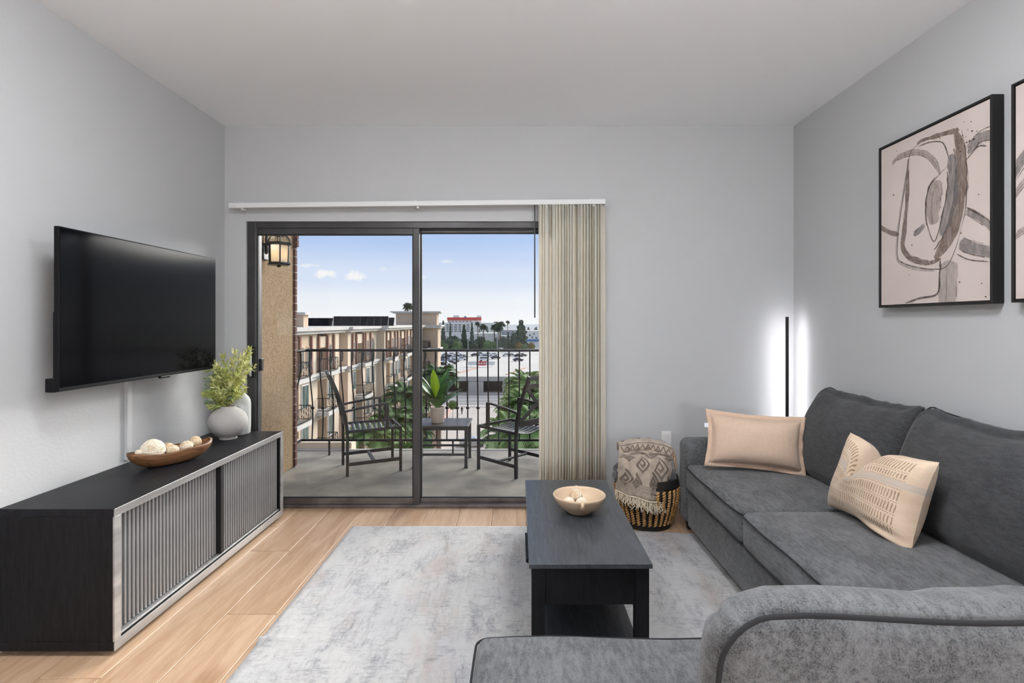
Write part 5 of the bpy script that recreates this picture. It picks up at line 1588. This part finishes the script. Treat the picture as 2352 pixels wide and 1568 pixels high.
TR = [  # px, base, top, width px, distance, shape, variant, material, label
 (1018, 806, 738, 15, 330, 'cone', 0, 'tree_grey', 'tall grey-green conifer just beside the apartment block corner'),
 (1034, 806, 741, 9, 336, 'cone', 1, 'tree_grey', 'narrow conifer in front of the white hotel windows'),
 (1066, 806, 748, 22, 318, 'cone', 1, 'tree_dark', 'broad dark conifer below the end of the hotel windows'),
 (1084, 806, 742, 13, 340, 'cone', 0, 'tree_grey', 'slim conifer at the end of the hotel facade'),
 (1120, 768, 752, 9, 420, 'cone', 1, 'tree_grey', 'tiny conical tree before the blank white wing'),
 (1101, 768, 756, 8, 420, 'cone', 0, 'tree_dark', 'tiny dark cone tree before the white wing'),
 (1197, 800, 737, 26, 310, 'column', 0, 'tree_dark', 'big dark columnar tree standing tallest above the rail'),
 (1167, 800, 764, 10, 314, 'column', 0, 'tree_grey', 'small grey columnar tree beside the blue painted building'),
 (1012, 806, 776, 22, 308, 'round', 0, 'tree_green', 'bright green round tree next to the apartment block'),
 (1022, 807, 784, 26, 304, 'round', 2, 'tree_green', 'low bushy green tree next to the apartment block'),
 (1042, 806, 766, 42, 312, 'round', 1, 'tree_grey', 'wide grey-green round tree under the hotel'),
 (1050, 806, 778, 34, 306, 'round', 2, 'tree_green', 'green round tree in front of the wide grey-green one'),
 (1104, 806, 768, 44, 314, 'round', 0, 'tree_dark', 'wide dark round tree in the middle of the tree belt'),
 (1122, 807, 777, 34, 304, 'round', 1, 'tree_green', 'bright green round tree in the middle of the tree belt'),
 (1088, 807, 784, 30, 303, 'round', 2, 'tree_dark', 'low dark round tree behind the lamp post'),
 (1140, 806, 770, 16, 316, 'round', 1, 'tree_grey', 'grey round tree before the white mall wall'),
 (1155, 790, 768, 24, 340, 'round', 0, 'tree_grey', 'loose grey tree left of the blue stripe'),
 (1180, 785, 757, 22, 345, 'round', 2, 'tree_grey', 'bare greyish tree beside the big columnar tree'),
 (1192, 805, 784, 22, 300, 'round', 0, 'tree_autumn', 'orange flecked shrub tree under the big columnar tree'),
 (1206, 806, 788, 18, 300, 'round', 1, 'tree_green', 'small green tree among the orange shrubs'),
 (1220, 805, 783, 22, 301, 'round', 2, 'tree_autumn', 'orange flecked shrub tree next to the blind'),
 (1214, 762, 747, 10, 500, 'round', 1, 'tree_grey', 'small far tree on the skyline near the wand'),
 (1231, 762, 747, 12, 500, 'round', 0, 'tree_grey', 'small far tree on the skyline next to the blind'),
]
TR += [(1030, 806, 770, 30, 322, 'round', 2, 'tree_grey', 'grey-green round tree between the conifers by the apartments'), (1074, 806, 774, 30, 320, 'round', 1, 'tree_dark', 'dark round tree beside the broad dark conifer'),
 (1132, 807, 780, 26, 306, 'round', 0, 'tree_green', 'round green tree at the mall end of the belt'), (1148, 806, 784, 20, 304, 'round', 2, 'tree_grey', 'small grey round tree left of the roadside sign'), (1172, 806, 786, 18, 304, 'round', 1, 'tree_dark', 'small dark round tree beside the roadside sign')]
for a in TR: tree(*a)

# palms
def frond_mesh(L, seed, droop=1.0, nl=26):
    R = random.Random(seed); m = MB(); pts = []
    for i in range(nl + 1):
        t = i / nl; ang = .95 - 1.9 * droop * t ** 1.35
        pts.append(Vector((0, 0, 0)) if not pts else pts[-1] + Vector((math.cos(ang), 0, math.sin(ang))) * (L / nl))
    m.tube(pts[::2], [.022 * L / 2.5 * (1 - .8 * i / (nl / 2)) for i in range(len(pts[::2]))], 4)
    for i in range(3, nl + 1):
        t = i / nl; ll = L * .30 * math.sin(PI * min(1, .12 + t * .88)) ** .6 + .05
        d = (pts[min(nl, i + 1)] - pts[i - 1]).normalized()
        for s_ in (1, -1):
            for hlf in (0, .5):
                p = pts[i] - (pts[i] - pts[i - 1]) * hlf
                out = (Vector((0, s_, 0)) * .8 + d * .75 + Vector((0, 0, .25 - .35 * t + R.uniform(-.12, .12)))).normalized()
                tip = p + out * ll - Vector((0, 0, ll * .28)); midp = p + out * ll * .5
                w = d * (L * .011)
                m.add([p - w, p + w, midp + w * 1.2, tip, midp - w * 1.2], [(0, 1, 2, 3, 4)])
    return m.mesh('frond')
fr_me = [frond_mesh(3.0, 1, 1.0), frond_mesh(2.7, 2, .75), frond_mesh(3.2, 3, 1.15)]
fr_dk = []
for q in fr_me:
    q.materials.append(MATS['frond']); d_ = q.copy(); d_.materials.clear(); d_.materials.append(MATS['frond_dark']); fr_dk.append(d_)
fan_me = None
def palm(p, scale, nf, label, dark=False, group='palms in the court below', trunk=True, name='palm_tree', seed=0):
    o = thing(name, label, 'palm', (p.x, p.y, GZ), 0, group)
    R = random.Random(seed); H = p.z - GZ; ms = fr_dk if dark else fr_me
    if trunk:
        m = MB()
        nseg = 14
        m.tube([(0, 0, H * i / nseg) for i in range(nseg + 1)], [scale * (.26 + .03 * (i % 2)) * (1 if i < nseg - 2 else 1.25) for i in range(nseg + 1)], 8)
        m.obj('trunk', 'palm_trunk', o)
    for i in range(nf):
        az = i * 2.399 + R.uniform(-.2, .2); k = i / nf
        f = link('frond', ms[i % 3], None, o, loc=(0, 0, H))
        f.rotation_euler = (0, 1.25 * k ** .8 - .75 + R.uniform(-.08, .08), az)
        f.scale = (scale,) * 3
pal = [ # px, py crown, distance, scale, fronds, label, dark
 (1206, 893, 62, 1.05, 34, 'tall green feather palm with its crown just under the chair back near the blind', False),
 (1214, 962, 38, .98, 44, 'large feather palm filling the lower view behind the patio chair by the blind', False),
 (1170, 1010, 34, .80, 30, 'lower feather palm spreading at the balcony edge beside the patio table', False),
 (1235, 1010, 32, .95, 30, 'lower feather palm at the balcony edge next to the blind', False),
 (1228, 930, 52, 1.3, 34, 'feather palm half hidden behind the blind', False),
 (1008, 876, 60, .95, 34, 'feather palm rising behind the potted plant', True),
 (932, 925, 52, .95, 34, 'dark feather palm against the apartment balconies beside the door stile', True),
 (905, 985, 44, .9, 30, 'low feather palm behind the patio chair by the stucco wall', True),
 (958, 1000, 44, .6, 26, 'dark low palm under the patio table', True),
 (870, 1010, 36, .7, 26, 'small palm at the foot of the apartment wall seen through the chair', False),
 (830, 1015, 37, .6, 22, 'small spiky palm low beside the apartment wall', False),
]
for i, (x, y_, Y, sc, nf, lb, dk2) in enumerate(pal): palm(at(x, y_, Y), sc, nf, lb, dk2, seed=i)
def fan_palm(px, ytop, Y, sc, label, ybase=None):
    p = at(px, ytop, Y)
    o = thing('fan_palm', label, 'palm', (p.x, Y, GZ), 0, 'thin fan palms on the skyline')
    H = p.z - o.location.z
    MB().tube([(0, 0, 0), (.1 * sc, 0, H * .5), (0, 0, H)], [.22 * sc, .16 * sc, .16 * sc], 6).obj('trunk', 'palm_trunk', o)
    R = random.Random(int(px)); m = MB()
    for i in range(70):
        d = Vector((R.gauss(0, 1), R.gauss(0, 1), R.gauss(.25, .8))).normalized(); L = sc * R.uniform(1.0, 1.5); s_ = d.orthogonal().normalized() * sc * .22
        m.add([(0, 0, H), tuple(Vector((0, 0, H)) + d * L * .6 + s_), tuple(Vector((0, 0, H)) + d * L - Vector((0, 0, .2 * L))), tuple(Vector((0, 0, H)) + d * L * .6 - s_)], [(0, 1, 2, 3)])
    m.obj('crown', 'tree_dark', o)
fan_palm(937, 704, 92, .75, 'small palm head showing above the roof tower', 745)
for (x, y_, Y, sc, lb, yb) in ((1097, 744, 386, 1.9, 'thin tall palm at the end of the hotel windows', 770), (1110, 751, 386, 2.6, 'bushy palm in front of the blank white wing', 775), (1135, 752, 386, 2.5, 'palm in front of the white wing next to the mall', 778),
                           (1148, 747, 380, 3.2, 'large palm at the end of the white wing', 780), (1144, 756, 380, 2.0, 'shorter palm leaning by the large one', 780), (1166, 740, 520, 1.9, 'lone palm sticking up over the far hill', 770)):
    fan_palm(x, y_, Y, sc, lb, yb)
# shrubs under the balcony edge
def bush(p, r, mt, label, seed):
    o = thing('shrub', label, 'shrub', (p.x, p.y, GZ), seed, 'shrubs in the court below')
    me = leaf_crown('round', 700, .10, seed + 40); me.materials.append(MATS[mt])
    c = link('foliage', me, None, o, loc=(0, 0, max(0, p.z - GZ - .9 * r))); c.scale = (r,) * 3
    tk = link('stem', trunk_me, 'palm_trunk', o); tk.scale = (r, r, max(.6, p.z - GZ))
for i, (x, y_, Y, r, mt, lb) in enumerate(((700, 1020, 40, .8, 'bush', 'green shrub low beside the near apartment bay'), (1170, 1040, 40, 2.2, 'bush', 'round shrub under the palms near the blind'), (1225, 880, 70, 2.2, 'tree_autumn', 'yellowish shrub tree behind the patio chair back'),
                                  (1040, 930, 105, 1.3, 'bush', 'round clipped shrub beside the drive'), (920, 1015, 42, 1.6, 'bush', 'shrub mass below the patio chair'), (968, 1022, 44, 1.1, 'bush', 'shrub mass below the patio table'), (945, 960, 62, 2.5, 'tree_dark', 'dark shrub tree at the foot of the apartments'))):
    bush(at(x, y_, Y), r, mt, lb, i)
struct(MB().box(-18, -14.6, 36, 112, GZ, GZ + .25).obj('planting_bed', 'bush'))
struct(MB().box(6.5, 30, 30, 127, GZ, GZ + .25).obj('planting_bed', 'bush'))

# ================================================================== far buildings
ht = thing('hotel_building', 'distant white hotel with a red band along its roof', 'building', (at(1062, 740, 480).x, 480, GZ))
def H_(px0, px1, py0, py1, Y, dep, nm, mt, par=ht):
    a, b = at(px0, py1, Y), at(px1, py0, Y); o = par.location
    return MB().box(a.x - o.x, b.x - o.x, Y - o.y, Y + dep - o.y, a.z - o.z, b.z - o.z).obj(nm, mt, par)
H_(1004, 1090, 741, 790, 480, 30, 'facade', 'hotel_white')
H_(1088, 1152, 741, 790, 484, 30, 'blank_wing', 'hotel_white')
H_(1028, 1106, 729.5, 742, 488, 16, 'upper_storey', 'hotel_white'); H_(1027, 1106, 728.5, 735.5, 487, 1, 'red_band', 'hotel_red')
H_(1041, 1056, 724, 729, 492, 8, 'roof_plant', 'far_white'); H_(1095, 1106, 724.5, 729, 492, 8, 'roof_plant', 'far_white'); H_(1066, 1071, 726, 729, 486.5, .5, 'roof_sign', 'blue_paint')
for r_ in range(4):
    for c_ in range(6):
        x = 1024.5 + c_ * 9.5
        H_(x, x + 6, 745 + r_ * 4.8, 746.8 + r_ * 4.8, 479.6, .4, 'window', 'hotel_window')
for c_ in range(7): H_(1030 + c_ * 8.2, 1033 + c_ * 8.2, 737.3, 739, 487.6, .4, 'window', 'hotel_window')
H_(1134, 1144, 738.5, 741.5, 486, 5, 'roof_frame', 'far_recess')
ml = thing('mall_building', 'low white mall building with blue stripes beyond the trees', 'building', (at(1180, 770, 380).x, 380, GZ))
H_(1086, 1152, 765, 800, 392, 20, 'wing', 'hotel_white', ml); H_(1150, 1172, 771, 800, 378, 20, 'wing', 'far_white', ml); H_(1152, 1169, 788.5, 794.5, 377.5, .4, 'blue_stripe', 'blue_paint', ml)
H_(1205, 1260, 759, 800, 382, 20, 'wing', 'hotel_white', ml); H_(1208, 1260, 779, 784, 381.5, .4, 'blue_stripe', 'blue_paint', ml)
H_(1150, 1192, 758, 772, 395, 10, 'rear_block', 'hill', ml)
for i, (x, y_, w) in enumerate(((1215, 768, 4), (1225, 765, 3), (1221, 773, 3), (1230, 774, 4))): H_(x, x + w, y_, y_ + 3, 381.6, .3, 'window', 'hotel_window', ml)
lb_ = thing('lamp_post', 'white lamp post standing at the edge of the parking deck', 'lamp post', (at(1075, 800, 290).x, 290, DZK), 0)
MB().tube([(0, 0, 0), (0, 0, 9.0)], .14, 6).obj('pole', 'steel_pale', lb_); MB().box(-.9, .9, -.2, .2, 8.8, 9.1).obj('lamp_head', 'steel_pale', lb_)
lb2 = dup(lb_, (at(1142, 800, 292).x, 292, DZK), None, 'grey lamp post between the tree belt and the mall'); 
sn = thing('roadside_sign', 'small white roadside sign just above the railing', 'sign', (at(1151, 806, 296).x, 296, DZK))
MB().box(-1.2, 1.2, -.05, .05, .2, 2.2).obj('board', 'far_white', sn); MB().box(-.9, -.3, -.1, -.05, .6, 1.8).obj('mark', 'hotel_window', sn); MB().box(.1, .8, -.1, -.05, .6, 1.4).obj('mark', 'hotel_window', sn); MB().box(-.06, .06, -.04, .04, 0, .2).obj('post', 'steel_pale', sn)
hm = MB()
hm.grid(lambda u, v: (-1200 + 2600 * u, 1500 + 500 * v, GZ + (math.sin(PI * min(1, v * 1.2)) * (14 + 6 * noise.noise(Vector((u * 14, 0, 3)))))), 80, 6)
struct(hm.obj('hill', 'hill', smooth=True), 'low grey hills on the horizon')
